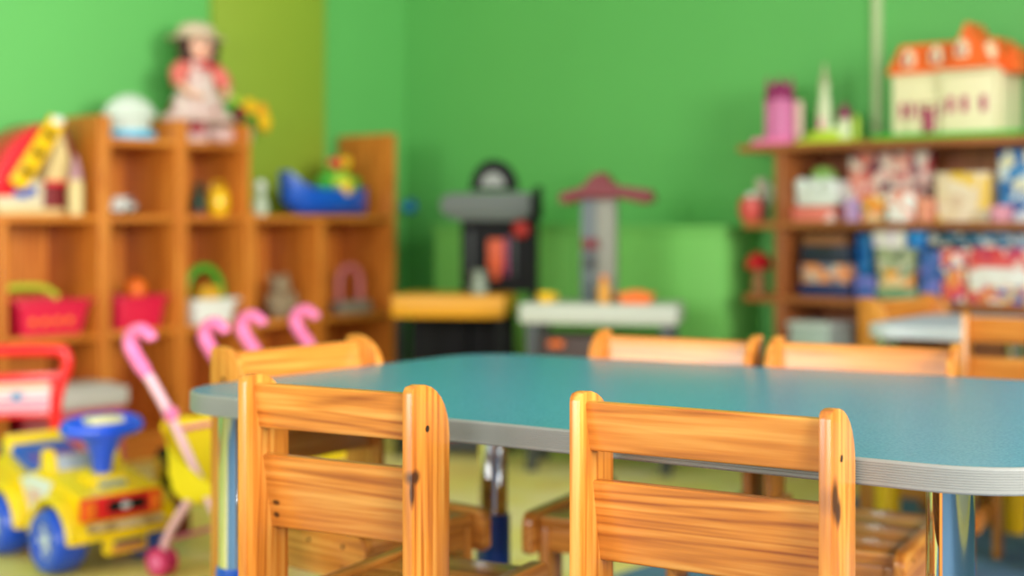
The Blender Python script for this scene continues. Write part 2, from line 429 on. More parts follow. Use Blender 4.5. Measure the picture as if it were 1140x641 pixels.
def table(label, corners, rad, legs, top=.58, th=.031, sleeve=None, topm=None, group=None, edge=None):
    c = sum((Vector(p) for p in corners), Vector((0, 0)))/4
    t = thing('classroom_table', label, 'table', (c.x, c.y, 0), 0, group)
    loc = [(p[0]-c.x, p[1]-c.y) for p in corners]; out = rounded(loc, rad)
    g = G(); g.prism(inset(out, .0025), 'z', top-th+.002, top, .0008, 1); g.build('tabletop', topm or tt, t)
    # ribbed edging band: stacked contours
    g = G(); prof = [(0.006, -th), (.0015, -th+.001), (0, -th+.003)]
    nr = 8
    for i in range(nr):
        z0 = -th+.004+(th-.008)*i/nr; z1 = -th+.004+(th-.008)*(i+1)/nr
        prof += [(0, z0+.0006), (0, z1-.0010), (.0006, z1-.0006), (.0006, z1-.0002)]
    prof += [(0, -.003), (.0008, -.0008), (.0022, .0004), (.0045, .0004)]
    rings = [[g.bm.verts.new((p[0], p[1], top+z)) for p in inset(out, d)] for d, z in prof]
    k = len(out)
    for a_, b_ in zip(rings, rings[1:]):
        for i in range(k): g.bm.faces.new((a_[i], a_[(i+1) % k], b_[(i+1) % k], b_[i]))
    g.build('edging', edge or EDGE, t, ang=30)
    for (lx, ly) in legs:
        g = G(); x, y = lx-c.x, ly-c.y
        g.cyl((x, y, .02), (x, y, top-th-.001), .0275, n=40)
        g.cyl((x, y, top-th-.006), (x, y, top-th+.001), .036, n=40)
        lg = g.build('leg', CHROME, t)
        g = G(); g.lathe([(.026, .0), (.031, .004), (.032, .02), (.032, .292), (.0305, .3), (.0276, .301)], (x, y, 0), 36)
        g.build('leg_sleeve', sleeve or BLUEP, lg)
    return t
table('big blue topped classroom table with grey edging and chrome legs in the middle',
      [(-.559, 2.178), (.579, 1.448), (1.09, 2.2), (-.063, 2.809)], [.11, .15, .15, .13],
      [(-.437, 2.205), (.51, 1.62), (.91, 2.15), (-.035, 2.60)])
f1 = Vector((.845, -.53)).normalized(); s1 = Vector((.6, .8))
c0 = Vector((.875, 3.53)); 
def q(a, b): v = c0+f1*a+s1*b; return (v.x, v.y)
table('second classroom table at right edge with pale blue top and yellow leg sleeves',
      [q(0, 0), q(1.3, 0), q(1.3, .55), q(0, .55)], .09, [q(.05, .07), q(1.18, .1), q(1.18, .45), q(.25, .45)], sleeve=YELP,
      topm=mat('pale_blue_laminate', (200, 206, 232), .5), edge=mat('light_grey_edging', (214, 218, 220), .4))

# ------------------------------------------------------------------ left shelving
SW = dict(light=(224, 144, 56), mid=(204, 116, 36), dark=(156, 78, 18), rough=.42, coat=.15)
SX = wood('shelf_wood_along_x', 0, **SW); SY = wood('shelf_wood_along_y', 1, **SW); SZ = wood('shelf_wood_along_z', 2, **SW)
ZB, ZM, ZT = .07, .45, .85; TOPZ = 1.203; DEP = .33
def shelf_unit(label, px0, px1, hl, hr, boards, dividers=(), back=True, backtop=None):
    t0 = hit(px0, S0, A); t1 = hit(px1, S0, A); w = t1-t0
    p = S0+A*t0; t = thing('shelf_unit', label, 'shelf', (p.x, p.y, 0), angA, 'wooden shelf units along the left wall')
    th = .024
    g = G(); g.box(0.0005, th, 0, DEP, 0, hl, .003); g.build('side_panel', SZ, t)
    g = G(); g.box(w-th, w-.0005, 0, DEP, 0, hr, .003); g.build('side_panel', SZ, t)
    for z in boards:
        g = G(); g.box(th, w-th, .004, DEP-.006, z, z+.024, .002); g.build('shelf_board', SX, t)
    for dpx, z0, z1 in dividers:
        x = hit(dpx, S0, A)-t0; g = G(); g.box(x-.014, x+.014, .004, DEP-.006, z0, z1, .002); g.build('divider', SZ, t)
    if back:
        zt = backtop or max(boards)
        g = G(); g.box(th, w-th, DEP-.006, DEP, .03, zt, 0); g.build('back_panel', SZ, t)
    g = G(); g.box(th, w-th, .02, .035, 0, ZB, .001); g.build('plinth', SX, t)
    return t
shelf_unit('open wooden shelf unit at left edge carrying the toy farmhouse', -45, 117, ZT+.024, TOPZ, [ZB, ZM-.012, ZT-.012], [(5, ZB+.024, ZT-.012)])
shelf_unit('tall wooden shelf unit with the white cap toy on top, second from left', 117, 203, TOPZ, TOPZ, [ZB, ZM-.012, ZT-.012, 1.105], backtop=1.105)
shelf_unit('tall wooden shelf unit carrying the dressed doll on top', 203, 279, TOPZ, TOPZ, [ZB, ZM-.012, ZT-.012, 1.105], backtop=1.105)
shelf_unit('low wooden shelf unit with tall end panel carrying the blue toy boat', 279, 441, ZT+.024, TOPZ, [ZB, ZM-.012, ZT-.012], [(359, ZB+.024, ZT-.012)])

zt = ZT+.0125; zl = ZM+.0125; ztop = 1.1295
REDP = mat('red_plastic', (214, 24, 40), .35, coat=.2); PINKR = mat('raspberry_plastic', (214, 26, 66), .4)
CREAM = mat('cream_plastic', (214, 190, 130), .45); DRED = mat('dark_red_plastic', (120, 30, 34), .45)
BLACK = mat('black_plastic', (14, 14, 15), .6, spec=.2); DGREY = mat('dark_grey_plastic', (58, 62, 62), .45); GREY = mat('grey_plastic', (140, 142, 138), .45)
ORANGE = mat('orange_plastic', (240, 110, 20), .4); TGREEN = mat('toy_green', (60, 160, 40), .45); PINK = mat('pink_plastic', (244, 120, 176), .35, coat=.2)
LPINK = mat('pale_pink_plastic', (244, 190, 205), .4); SKYP = mat('sky_blue_plastic', (70, 180, 220), .4); DBLUE = mat('dark_blue_plastic', (20, 40, 90), .45)
PURPLE = mat('purple_plastic', (140, 30, 90), .4); SKIN = mat('doll_skin', (232, 178, 150), .5); LIME = mat('lime_plastic', (190, 215, 60), .45)

# toy farmhouse
t = thing('toy_farmhouse', 'toy farmhouse with curved red roof and yellow dotted roof beam', 'toy house', cell(34, .18, zt, .135, -45, 117), angA)
g = G(); g.box(-.17, .075, -.10, .10, 0, .022, .004); g.build('base', CREAM, t)
g = G(); g.box(-.165, .04, -.08, .08, .022, .115, .004); g.build('house_wall', mat('cream_wall_plastic', (214, 204, 170), .5), t)
g = G(); g.box(-.13, -.03, -.087, -.079, .065, .095, .003); g.box(-.10, -.06, -.09, -.079, .055, .07, .002); g.build('window', BLUEP, t)
g = G(); g.prism([(-.005, .10), (.115, .10), (.055, .30)], 'y', -.10, .06, .004); g.build('gable', CREAM, t)
g = G(); g.box(.0, .105, -.09, .07, 0, .105, .003); g.build('barn_wall', DRED, t)
g = G(); g.box(-.005, .118, -.108, -.09, .098, .115, .002); g.build('lintel', REDP, t)
pts = [(-.185, .08), (-.175, .15), (-.14, .215), (-.09, .265), (-.02, .30), (.045, .315), (.03, .28), (-.12, .06), (-.168, .06)]
g = G(); g.prism(pts, 'y', -.09, .09, .003); g.build('roof', REDP, t)
g = G(); g.box(-.135, .135, -.004, .004, -.032, .032, .003); bmesh.ops.transform(g.bm, matrix=Matrix.Translation((-.045, -.118, .205)) @ RY(-56), verts=g.bm.verts); yb = g.build('roof_beam', YELP, t)
for u in (-.075, 0, .075):
    g = G(); v = RY(-56) @ Vector((u, 0, 0)); g.cyl((-.045+v.x, -.121, .205+v.z), (-.045+v.x, -.125, .205+v.z), .017, n=14); g.build('dot', BLACK, yb)
g = G(); g.prism([(.048, .305), (.062, .305), (.135, .11), (.118, .11)], 'y', -.11, .07, .002); g.build('roof_slope', DRED, t)
g = G(); g.ball((.03, -.11, .315), (.03, .02, .018)); g.build('ridge_snow', WPLAST, t)
t = thing('toy_silo', 'small cream toy silo with a mauve pointed cap beside the farmhouse', 'toy', cell(84, .03, zt, .026, -45, 117), angA)
g = G(); g.lathe([(.026, 0), (.026, .10), (.022, .118)]); g.build('silo_body', CREAM, t)
g = G(); g.lathe([(.024, .118), (.016, .16), (.004, .20)]); g.build('cap', mat('mauve_plastic', (176, 128, 138), .5), t)
# white cap toy on top
t = thing('toy_dome', 'white domed toy with a sky blue brim on the second tall shelf unit', 'toy', cell(149, .12, ztop, .10, 117, 203), angA)
g = G(); g.lathe([(.088, 0), (.092, .012), (.09, .03), (.07, .036)]); bmesh.ops.scale(g.bm, vec=(1, .7, 1), verts=g.bm.verts); g.build('brim', SKYP, t)
g = G(); g.lathe([(.075, .034), (.08, .073), (.104, .079), (.098, .105), (.074, .135), (.036, .158), (.006, .163)], (-.012, 0, 0)); bmesh.ops.scale(g.bm, vec=(1, .7, 1), verts=g.bm.verts); g.build('dome', mat('soft_white_cloth', (206, 214, 202), .9), t)
# doll
t = thing('dressed_doll', 'large doll in a white frilled dress and bonnet with auburn hair', 'doll', cell(220, .14, ztop, .047, 203, 279), angA)
DR = art('white_dress_with_red_print', [(214, 192, 186), (206, 176, 170), (210, 186, 180), (176, 64, 70), (220, 200, 190)], 28, .8)
g = G(); g.lathe([(.034, 0), (.036, .07), (.1, .078), (.108, .088), (.095, .12), (.078, .17), (.05, .235), (.046, .27), (.05, .30), (.03, .325)], n=48, wob=.05, wn=10); bmesh.ops.scale(g.bm, vec=(1, .75, 1), verts=g.bm.verts); g.build('dress', DR, t)
g = G(); g.lathe([(.10, .078), (.122, .083), (.116, .104), (.09, .112)], n=48, wob=.06, wn=14); g.ball((.075, -.03, .035), (.05, .06, .033)); bmesh.ops.scale(g.bm, vec=(1, .75, 1), verts=g.bm.verts); g.build('skirt_frill', mat('pink_white_lace', (212, 180, 172), .85), t)
g = G(); g.ball((0, -.005, .36), (.048, .045, .055), 20); g.lathe([(.02, .30), (.018, .33)]); g.build('head', SKIN, t)
for s in (-1, 1): g = G(); g.ball((s*.018, -.047, .368), (.007, .004, .009), 10); g.build('eye', DBLUE, t)
g = G(); g.ball((0, -.051, .355), (.005, .006, .006), 8); g.build('nose', SKIN, t)
g = G(); g.ball((0, -.047, .336), (.012, .004, .005), 10); g.build('mouth', REDP, t)
for s in (-1, 1):
    g = G()
    for i in range(5): g.ball((s*(.052+.004*math.sin(i*2)), -.004, .385-.026*i), (.023, .028, .022), 10)
    g.build('hair', mat('auburn_hair', (64, 34, 26), .7), t)
g = G(); g.lathe([(.086, -.008), (.092, 0), (.06, .012), (.056, .04), (.03, .058), (.006, .062)], (0, .01, .395), n=40, wob=.03, wn=12); g.build('bonnet', mat('bonnet_cloth', (206, 182, 158), .8), t)
for s in (-1, 1):
    g = G(); g.tube([(s*.04, 0, .295), (s*.075, -.01, .26), (s*.085, -.03, .215)], [.027, .03, .026], 12)
    g.build('sleeve', mat('coral_sleeve', (220, 110, 100), .75), t)
for s in (-1, 1):
    g = G(); g.tube([(s*.085, -.03, .215), (s*.075, -.06, .185), (s*.05, -.085, .17)], [.014, .012, .01], 10); g.ball((s*.043, -.09, .168), (.013, .011, .01), 10)
    g.build('arm', SKIN, t)
g = G(); g.ball((0, -.055, .285), (.035, .015, .014), 12); g.build('bow', REDP, t); t.scale = (1.22, 1.1, 1.0)
# flowers
t = thing('flower_pot', 'small pot of red and yellow artificial flowers right of the doll', 'plant', onL(269, .20, ztop), angA); t.scale = (1.2, 1.2, 1.25)
g = G(); g.lathe([(.028, 0), (.038, .05), (.042, .055)]); g.build('pot', mat('pale_pot', (206, 200, 170), .6), t)
fl_c = [((-.035, -.03, .10), DRED), ((.012, -.02, .125), YELP), ((.07, -.01, .115), mat('amber_petals', (235, 160, 20), .6)), ((.05, -.05, .08), YELP), ((-.02, .01, .13), LIME), ((.09, 0, .075), mat('amber_petals', (235, 160, 20), .6)), ((-.05, .0, .12), TGREEN)]
for (c, m_) in fl_c:
    g = G()
    for k in range(6):
        a = k*math.pi/3; g.ball((c[0]+.016*math.cos(a), c[1]-.006, c[2]+.016*math.sin(a)), (.012, .007, .012), 8)
    g.ball((c[0], c[1]-.01, c[2]), .009, 8); g.build('flower', m_, t)
g = G()
for (c, m_) in fl_c: g.tube([(0, 0, .04), (c[0]*.5, c[1]*.5, c[2]*.6+.02), c], .003, 6)
for k in range(14):
    a = k*2.4; g.ball((.05*math.cos(a), .02*math.sin(a), .07+.003*k), (.02, .006, .009), 8, rot=RZ(k*50) @ RY(k*37))
g.build('leaves', TGREEN, t)
# middle row small toys
def toy_car(label, pos, rz, body, roofm, L_=.10, cat='toy car'):
    t = thing('toy_car', label, cat, pos, rz)
    g = G(); g.prism([(-L_/2, .015), (L_/2, .015), (L_/2, .035), (L_*.3, .04), (L_*.12, .062), (-L_*.3, .062), (-L_*.42, .038), (-L_/2, .036)], 'y', -.025, .025, .004); g.build('car_body', body, t)
    g = G(); g.prism([(L_*.24, .043), (L_*.11, .058), (-L_*.27, .058), (-L_*.36, .043)], 'y', -.0262, .0262, .001); g.build('car_window', roofm, t)
    for sx in (-1, 1):
        for sy in (-1, 1):
            g = G(); g.cyl((sx*L_*.3, sy*.018, .014), (sx*L_*.3, sy*.029, .014), .014, n=18); g.build('wheel', BLACK, t)
    return t
toy_car('small white toy car in the shelf below the domed toy', cell(138, .09, zt, .07, 117, 203), angA+.6, WPLAST, DBLUE, .13)
t = thing('toy_bucket', 'small yellow toy pot with handle in the shelf below the doll', 'toy', cell(243, .08, zt, .042, 203, 279), angA)
g = G(); g.lathe([(.03, 0), (.042, .03), (.04, .075), (.028, .092), (.03, .10)]); g.build('pot_body', YELP, t)
g = G(); g.tube([(-.03, 0, .09), (-.02, 0, .12), (.02, 0, .12), (.03, 0, .09)], .004, 8); g.build('handle', YELP, t)
t = thing('toy_figure', 'small dark green toy figure on a red base beside the yellow toy pot', 'toy', cell(221, .10, zt, .042, 203, 279), angA)
g = G(); g.cyl((0, 0, 0), (0, 0, .015), .04, n=24, b=.003); g.build('base', DRED, t)
g = G(); g.lathe([(.022, .015), (.026, .06), (.016, .085)]); g.ball((0, 0, .102), (.018, .018, .021)); g.build('body', mat('dark_green_plastic', (20, 60, 40), .5), t)
t = thing('toy_figure', 'small pale toy figure beside the blue toy boat', 'toy', cell(290, .05, zt, .03, 279, 441), angA)
g = G(); g.lathe([(.024, 0), (.03, .03), (.02, .07), (.012, .08)]); g.ball((0, 0, .10), (.021, .021, .024)); g.build('body', mat('pale_grey_green', (190, 200, 176), .6), t)
g = G(); g.lathe([(.023, .108), (.018, .125), (.004, .135)]); g.build('cap', WPLAST, t)

# blue toy boat with flowers/toys
t = thing('toy_boat', 'blue toy boat filled with bright green, red and yellow toys', 'toy boat', cell(362, .11, zt, .215, 279, 441), angA)
n_st = 16; g = G(); rings = []
for i in range(n_st+1):
    u = i/n_st; x = -.215+.43*u
    hw = .085*math.sin(math.pi*min(max(u*.93+.05, 0), 1))**.55
    zt_ = .105+.07*max(0, 1-u/.28)**2+.01*max(0, (u-.8)/.2)
    zb_ = .05*max(0, 1-u/.22)**1.6+.0
    xs = x-(.0)
    ring = []
    for k in range(9):
        a = math.pi*k/8; yy = -hw*math.cos(a); zz = zt_-(zt_-zb_)*(math.sin(a)**.6)
        ring.append(g.bm.verts.new((xs, yy, zz)))
    rings.append(ring)
for a_, b_ in zip(rings, rings[1:]):
    for k in range(8): g.bm.faces.new((a_[k], a_[k+1], b_[k+1], b_[k]))
    g.bm.faces.new((a_[0], b_[0], b_[-1], a_[-1]))
g.bm.faces.new(rings[0]); g.bm.faces.new(rings[-1][::-1])
g.build('hull', BLUEP, t)
g = G(); g.ball((.05, -.075, .11), (.03, .02, .03)); g.build('badge', YELP, t)
t = thing('toy_heap', 'toy vegetables in green, red and yellow heaped inside the blue toy boat', 'toys', cell(372, .11, zt+.10, .19, 279, 441), angA)
for c, r, m_ in [((-.05, 0, .03), .04, TGREEN), ((.02, -.02, .035), .045, LIME), ((.09, 0, .03), .045, TGREEN), ((.0, .02, .075), .035, LIME), ((.05, .02, .08), .035, TGREEN), ((-.01, -.02, .11), .032, REDP), ((.035, -.02, .115), .032, YELP), ((-.03, -.01, .07), .03, TGREEN)]:
    g = G(); g.ball(c, (r, r*.9, r*.8)); 
    for k in range(4): g.ball((c[0]+r*.8*math.cos(k*1.6), c[1]+r*.5*math.sin(k*1.6), c[2]+.01), r*.4, 8)
    g.build('toy_vegetable', m_, t)

# lower row baskets
def basket(label, pos, m_, w=.30, d=.2, h=.12, rz=angA):
    t = thing('storage_basket', label, 'basket', pos, rz)
    g = G(); k = .84
    # tapered tray with wall thickness
    def ring(sx, sy, z, r=.02):
        return [(x, y, z) for x, y in rounded([(-sx, -sy), (sx, -sy), (sx, sy), (-sx, sy)], r, 4)]
    layers = [ring(w/2*k, d/2*k, 0), ring(w/2, d/2, h-.012), ring(w/2+.012, d/2+.012, h-.010), ring(w/2+.012, d/2+.012, h), ring(w/2-.004, d/2-.004, h), ring(w/2*k-.006, d/2*k-.006, .006)]
    rs = [[g.bm.verts.new(p) for p in l] for l in layers]; n = len(rs[0])
    for a_, b_ in zip(rs, rs[1:]):
        for i in range(n): g.bm.faces.new((a_[i], a_[(i+1) % n], b_[(i+1) % n], b_[i]))
    g.bm.faces.new(rs[0][::-1]); g.bm.faces.new(rs[-1])
    g.build('tray', m_, t)
    return t
t = basket('raspberry red basket with a green rim behind it in the shelf under the farmhouse', cell(56, .115, zl, .149, 5, 117, .014), PINKR, .27, .2, .115)
g = G(); g.tube([(-.13, .09, .115), (-.08, .09, .15), (.06, .09, .15), (.12, .09, .115)], .012, 8); g.build('handle', LIME, t)
g = G()
for i in range(4): g.ball((-.08+i*.045, -.095, .045), (.014, .006, .014), 8)
g.build('moulded_dot', ORANGE, t)
t = basket('raspberry red basket with an orange ball in the shelf under the domed toy', cell(158, .115, zl, .119, 117, 203), PINKR, .21, .18, .115)
t = thing('toy_ball', 'orange toy ball lying in the raspberry red basket', 'ball', cell(164, .10, zl+.105, .10, 117, 203), angA)
g = G(); g.ball((0, 0, .03), .04, 20); g.build('ball_body', ORANGE, t); g = G(); g.cyl((0, 0, .066), (0, 0, .074), .008, n=12); g.build('valve', ORANGE, t)
t = basket('white toy basket with a green arched handle in the shelf under the doll', cell(238, .10, zl, .114, 203, 279), WPLAST, .2, .16, .09)
pts = [(.085*math.cos(R(a)), 0, .09+.115*math.sin(R(a))) for a in range(0, 181, 15)]
g = G(); g.tube(pts, .016, 10, 1); g.build('handle', TGREEN, t)
t = thing('toy_block', 'yellow toy block standing in the white toy basket', 'toy', cell(230, .09, zl+.008, .10, 203, 279), angA)
g = G(); g.box(-.045, .045, -.03, .03, 0, .125, .006); g.build('block_body', mat('mustard', (216, 160, 30), .5), t); g = G(); g.cyl((0, 0, .125), (0, 0, .135), .018, n=18); g.build('stud', mat('mustard', (216, 160, 30), .5), t)
t = thing('plush_toy', 'greyish beige plush toy sitting in the shelf left of the divider', 'plush toy', cell(310, .09, zl, .08, 279, 359, .024, .014), angA)
PL = mat('beige_plush', (150, 128, 100), .95, bump=.6, bscale=200)
g = G(); g.ball((0, 0, .05), (.055, .05, .055)); 
for s in (-1, 1): g.ball((s*.045, -.045, .02), (.022, .035, .02), 12); g.ball((s*.055, -.02, .065), (.018, .02, .035), 12)
g.build('body', PL, t)
g = G(); g.ball((0, -.01, .125), (.042, .04, .038)); g.ball((0, -.045, .115), (.018, .015, .014), 12)
for s in (-1, 1): g.ball((s*.034, 0, .157), (.015, .008, .015), 12)
g.build('head', PL, t)
t = thing('toy_arch', 'pink and grey toy arch frame in the shelf by the end panel', 'toy', cell(389, .06, zl, .102, 359, 441, .014), angA)
g = G(); g.tube([(-.055, 0, .0), (-.058, 0, .12), (-.04, 0, .175), (0, 0, .19), (.04, 0, .175), (.058, 0, .12), (.055, 0, 0)], .014, 10); g.build('frame', mat('dusty_pink', (176, 92, 96), .5), t)
g = G(); g.box(-.08, .10, -.03, .03, 0, .05, .01); g.build('base', mat('faded_grey', (128, 118, 104), .6), t)
# storage in the bottom row behind cart
t = basket('red toy crate in the bottom row behind the red toy trolley', cell(60, .115, ZB+.0245, .144, 5, 117, .014), PINKR, .26, .2, .20)
t = thing('storage_box', 'pale grey lidded box in the bottom row right of the red toy trolley', 'box', onL(82, -.17, 0), angA)
g = G(); g.box(-.13, .13, -.09, .09, 0, .25, .012); g.build('box_body', mat('rose_plastic', (190, 80, 100), .5), t)
g = G(); g.box(-.14, .14, -.1, .1, .25, .31, .01); g.box(-.11, .11, -.07, .07, .31, .32, .004); g.build('lid', mat('pale_grey_lid', (188, 182, 176), .5), t)

# ------------------------------------------------------------------ red toy trolley
Zc = 3.95
t = thing('toy_trolley', 'red tubular toy trolley with a white and pink striped panel at left edge', 'toy trolley', (*ray(23, Zc), 0), R(16))
def zc(y): return EYE-(y-HY)/F*Zc
w2 = .115
RT = mat('bright_red_tube', (240, 22, 30), .3, coat=.3)
g = G(); g.tube([(-.19, 0, .03), (-.19, 0, .30), (-.19, 0, .42), (-.178, 0, .462), (-.14, 0, .475), (.09, 0, .475), (.118, 0, .462), (.126, 0, .43), (.108, 0, .38), (.095, 0, .32), (.092, 0, .20), (.092, 0, .03)], .018, 12, 4); g.build('handle_frame', RT, t)
for a_, b_ in ((.385, .41), (.285, .30)): g = G(); g.box(-.19, .10, -.012, .012, a_, b_, .005); g.build('crossbar', RT, t)
g = G(); g.box(-.175, .078, -.008, .008, .30, .385, .003)
for i, z in enumerate((.31, .325, .345, .372)): 
    pass
pn = g.build('front_panel', mat('pinkish_white_panel', (222, 196, 200), .45), t)
for z in (.312, .332): g = G(); g.box(-.17, .074, -.0095, -.007, z-.006, z+.005, .0005); g.build('pink_stripe', mat('stripe_pink', (236, 120, 150), .45), pn)
g = G(); g.box(-.17, .074, -.0095, -.007, .366, .38, .0005); g.build('orange_stripe', mat('stripe_orange', (240, 170, 120), .45), pn)
g = G(); g.cyl((-.01, -.012, .345), (-.01, -.007, .345), .017, n=24); g.cyl((-.01, -.014, .345), (-.01, -.012, .345), .009, n=20); g.build('round_emblem', mat('steel_blue_plastic', (120, 150, 185), .4), pn)
g = G(); g.box(-.18, .10, -.02, .24, .05, .08, .008); g.box(-.18, -.165, -.02, .24, .08, .17, .004); g.box(.085, .10, -.02, .24, .08, .17, .004); g.box(-.18, .10, .225, .24, .08, .17, .004); g.build('tray', RT, t)
for sx in (-.195, .11):
    for sy in (.01, .22):
        g = G(); g.cyl((sx-.01, sy, .035), (sx+.012, sy, .035), .035, n=24, b=.004); g.build('wheel', YELP, t)
for c, m_, nm, lb in (((-.12, .06), DRED, 'toy_block', 'dark red toy block lying in the red trolley'), ((-.03, .10), mat('teal_block', (30, 110, 100), .5), 'toy_block', 'teal toy block lying in the red trolley'), ((.04, .14), PURPLE, 'toy_block', 'plum toy block lying in the red trolley, furthest right')):
    M_ = Matrix.Translation(t.location) @ Matrix.Rotation(t.rotation_euler.z, 4, 'Z'); v = M_ @ Vector((c[0], c[1], .081))
    g = G(); g.box(-.035, .035, -.035, .035, 0, .12, .006); o = thing(nm, lb, 'toy block', v, R(16)); g.build('block_body', m_, o); g = G(); g.cyl((0, 0, .12), (0, 0, .13), .016, n=16); g.build('stud', m_, o)

# ------------------------------------------------------------------ ride-on truck
ha = math.atan2(-.70, .714)
fr = Vector((-1.078, 3.36)); h = Vector((math.cos(ha), math.sin(ha))); lf = Vector((-h.y, h.x))
org = fr-h*.135+lf*.10
t = thing('ride_on_truck', 'yellow ride on toy truck with blue wheels, seat and steering wheel', 'toy truck', (org.x, org.y, 0), ha)
TY = mat('truck_yellow', (252, 214, 20), .25, coat=.5); TB = mat('truck_blue', (10, 80, 220), .28, coat=.5)
TW = mat('sticker_white', (228, 232, 238), .35)
def arch(cx, r, n=8, a0=180, a1=0): return [(cx+r*math.cos(R(a0+(a1-a0)*i/n)), .078+r*math.sin(R(a0+(a1-a0)*i/n))) for i in range(n+1)]
# side outline x forward
prof = [(-.235, .10), (-.222, .10)]+arch(-.135, .087)+[(-.045, .062), (.045, .062)]+arch(.135, .087)+[(.220, .085), (.226, .088), (.230, .12), (.230, .165), (.224, .19), (.06, .222), (.035, .232), (-.02, .222), (-.06, .205), (-.12, .215), (-.19, .24), (-.215, .235), (-.235, .20)]
g = G(); g.prism(prof, 'y', -.105, .105, .010, 3); g.build('body', TY, t)
# fenders over the wheels
for cx in (-.135, .135):
    for s in (-1, 1):
        pts = arch(cx, .106, 12, 178, 2)+[(p[0], p[1]) for p in arch(cx, .090, 12, 2, 178)]
        g = G(); y0, y1 = sorted((s*.095, s*.148)); g.prism(pts, 'y', y0, y1, .007, 3); g.build('fender', TY, t)
for s in (-1, 1):
    g = G(); y0, y1 = sorted((s*.10, s*.108)); g.prism([(-.028, .082), (.028, .082), (.034, .125), (.055, .17), (.085, .205), (-.03, .212), (-.085, .196), (-.06, .165), (-.035, .125)], 'y', y0, y1, .002); ds = g.build('door_sticker', TW, t)
    if s < 0:
        g = G()
        for k, z in enumerate((.15, .138, .126)): g.box(-.04, .03-.006*k, -.1092, -.1078, z+.02, z+.025, .0003)
        g.build('sticker_lettering', mat('faint_pink_print', (226, 130, 130), .4), ds)
for sx in (-.135, .135):
    for s in (-1, 1):
        g = G(); yc = s*.118; r = .078; wd = .042
        n = 26; pr = [(r*.55, -wd), (r*.86, -wd), (r*.97, -wd*.75), (r, -wd*.4), (r, wd*.4), (r*.97, wd*.75), (r*.86, wd), (r*.55, wd)]
        rings = []
        for k in range(n*2):
            a = math.pi*k/n; q_ = 1.0 if k % 2 else .965
            rings.append([g.bm.verts.new((sx+p[0]*(q_ if p[0] > r*.9 else 1)*math.cos(a), yc+p[1], r+p[0]*(q_ if p[0] > r*.9 else 1)*math.sin(a))) for p in pr])
        for i in range(len(rings)):
            a_, b_ = rings[i], rings[(i+1) % len(rings)]
            for k in range(len(pr)): g.bm.faces.new((a_[k], a_[(k+1) % len(pr)], b_[(k+1) % len(pr)], b_[k]))
        wh = g.build('wheel', TB, t)
        g = G(); g.cyl((sx, yc-wd*.8, r), (sx, yc+wd*.8, r), r*.56, n=28, b=.004); g.ball((sx, yc+s*wd*.8, r), (.016, .006, .016), 14)
        g.build('hub', mat('truck_hub_grey', (196, 206, 226), .4), wh)
        g = G()
        for k in range(5):
            a = 2*math.pi*k/5; g.cyl((sx+.029*math.cos(a), yc+s*(wd*.8-.003), r+.029*math.sin(a)), (sx+.029*math.cos(a), yc+s*(wd*.8+.002), r+.029*math.sin(a)), .008, n=12)
        g.build('hub_hole', TB, wh)
for sx in (-.135, .135):
    g = G(); g.cyl((sx, -.1, .078), (sx, .1, .078), .012, n=16); g.build('axle', DGREY, t)
g = G(); g.prism([(-.20, .235), (-.19, .262), (-.165, .25), (-.10, .235), (-.03, .232), (-.02, .215), (-.06, .20), (-.12, .208), (-.19, .225)], 'y', -.078, .078, .006, 3); g.build('seat', TB, t)
g = G(); g.prism([(-.235, .20), (-.245, .26), (-.235, .285), (-.215, .285), (-.195, .25), (-.19, .22)], 'y', -.08, .08, .008, 3); g.build('seat_back', TY, t)
# windscreen frame
g = G()
for s in (-1, 1): g = G(); g.prism([(.00, .215), (.055, .215), (.038, .262), (.030, .278), (.012, .278)], 'y', *sorted((s*.072, s*.10)), .006); g.build('windscreen_post', TY, t)
g = G(); g.prism([(.035, .222), (.05, .222), (.034, .262), (.024, .262)], 'y', -.072, .072, .002); g.build('windscreen', mat('grey_windscreen', (170, 178, 190), .2, coat=.5), t)
g = G(); g.prism([(.09, .208), (.18, .198), (.16, .222), (.105, .232)], 'y', -.05, .05, .006); g.build('bonnet_bulge', TY, t)
g = G(); g.box(.13, .19, -.035, .035, .2, .212, .003, rot=RY(10)); g.build('bonnet_badge', mat('badge_grey', (150, 160, 150), .4), t)
# steering wheel on cone
g = G(); g.lathe([(.018, .212), (.024, .235), (.03, .27), (.048, .305), (.062, .325)], (.13, 0, 0)); col = g.build('steering_column', TB, t)
g = G()
pts = [(.13+.034*math.cos(R(a)), .092*math.sin(R(a)), .338+.010*math.cos(R(a))*-1) for a in range(0, 361, 20)]
g.tube(pts, .019, 12, 1)
g.box(.105, .155, -.1, .1, .320, .347, .008); sw = g.build('steering_wheel', TB, t)
g = G(); g.box(.103, .161, -.045, .045, .343, .362, .007); g.build('horn_pad', mat('cream_sticker', (236, 228, 170), .4), sw)
# front end
g = G(); g.box(.222, .240, -.112, .104, .130, .186, .006); g.build('grille_surround', mat('truck_red', (225, 20, 30), .3, coat=.3), t)
g = G(); g.box(.237, .244, -.045, .055, .146, .174, .003); gr = g.build('grille', BLACK, t)
g = G(); g.ball((.245, 0, .160), (.003, .014, .009), 12); g.build('grille_badge', mat('silver_badge', (190, 190, 195), .3), gr)
for s in (-1, 1):
    g = G(); g.box(.224, .2435, s*.088-.015-.004, s*.088+.015-.004, .135, .180, .005); g.build('headlight', mat('amber_light', (248, 120, 30), .25), t)
g = G(); g.box(.212, .246, -.115, .115, .082, .112, .008); g.build('bumper', TY, t)
hat = art('tan_tread_plate', [(196, 168, 120), (150, 120, 90), (214, 190, 150)], 70, .5)
g = G(); g.box(.234, .254, -.10, .10, .106, .124, .004); g.build('bumper_step', hat, t)
g = G(); g.box(.226, .250, -.055, .055, .045, .086, .005); g.build('plate_holder', TY, t)
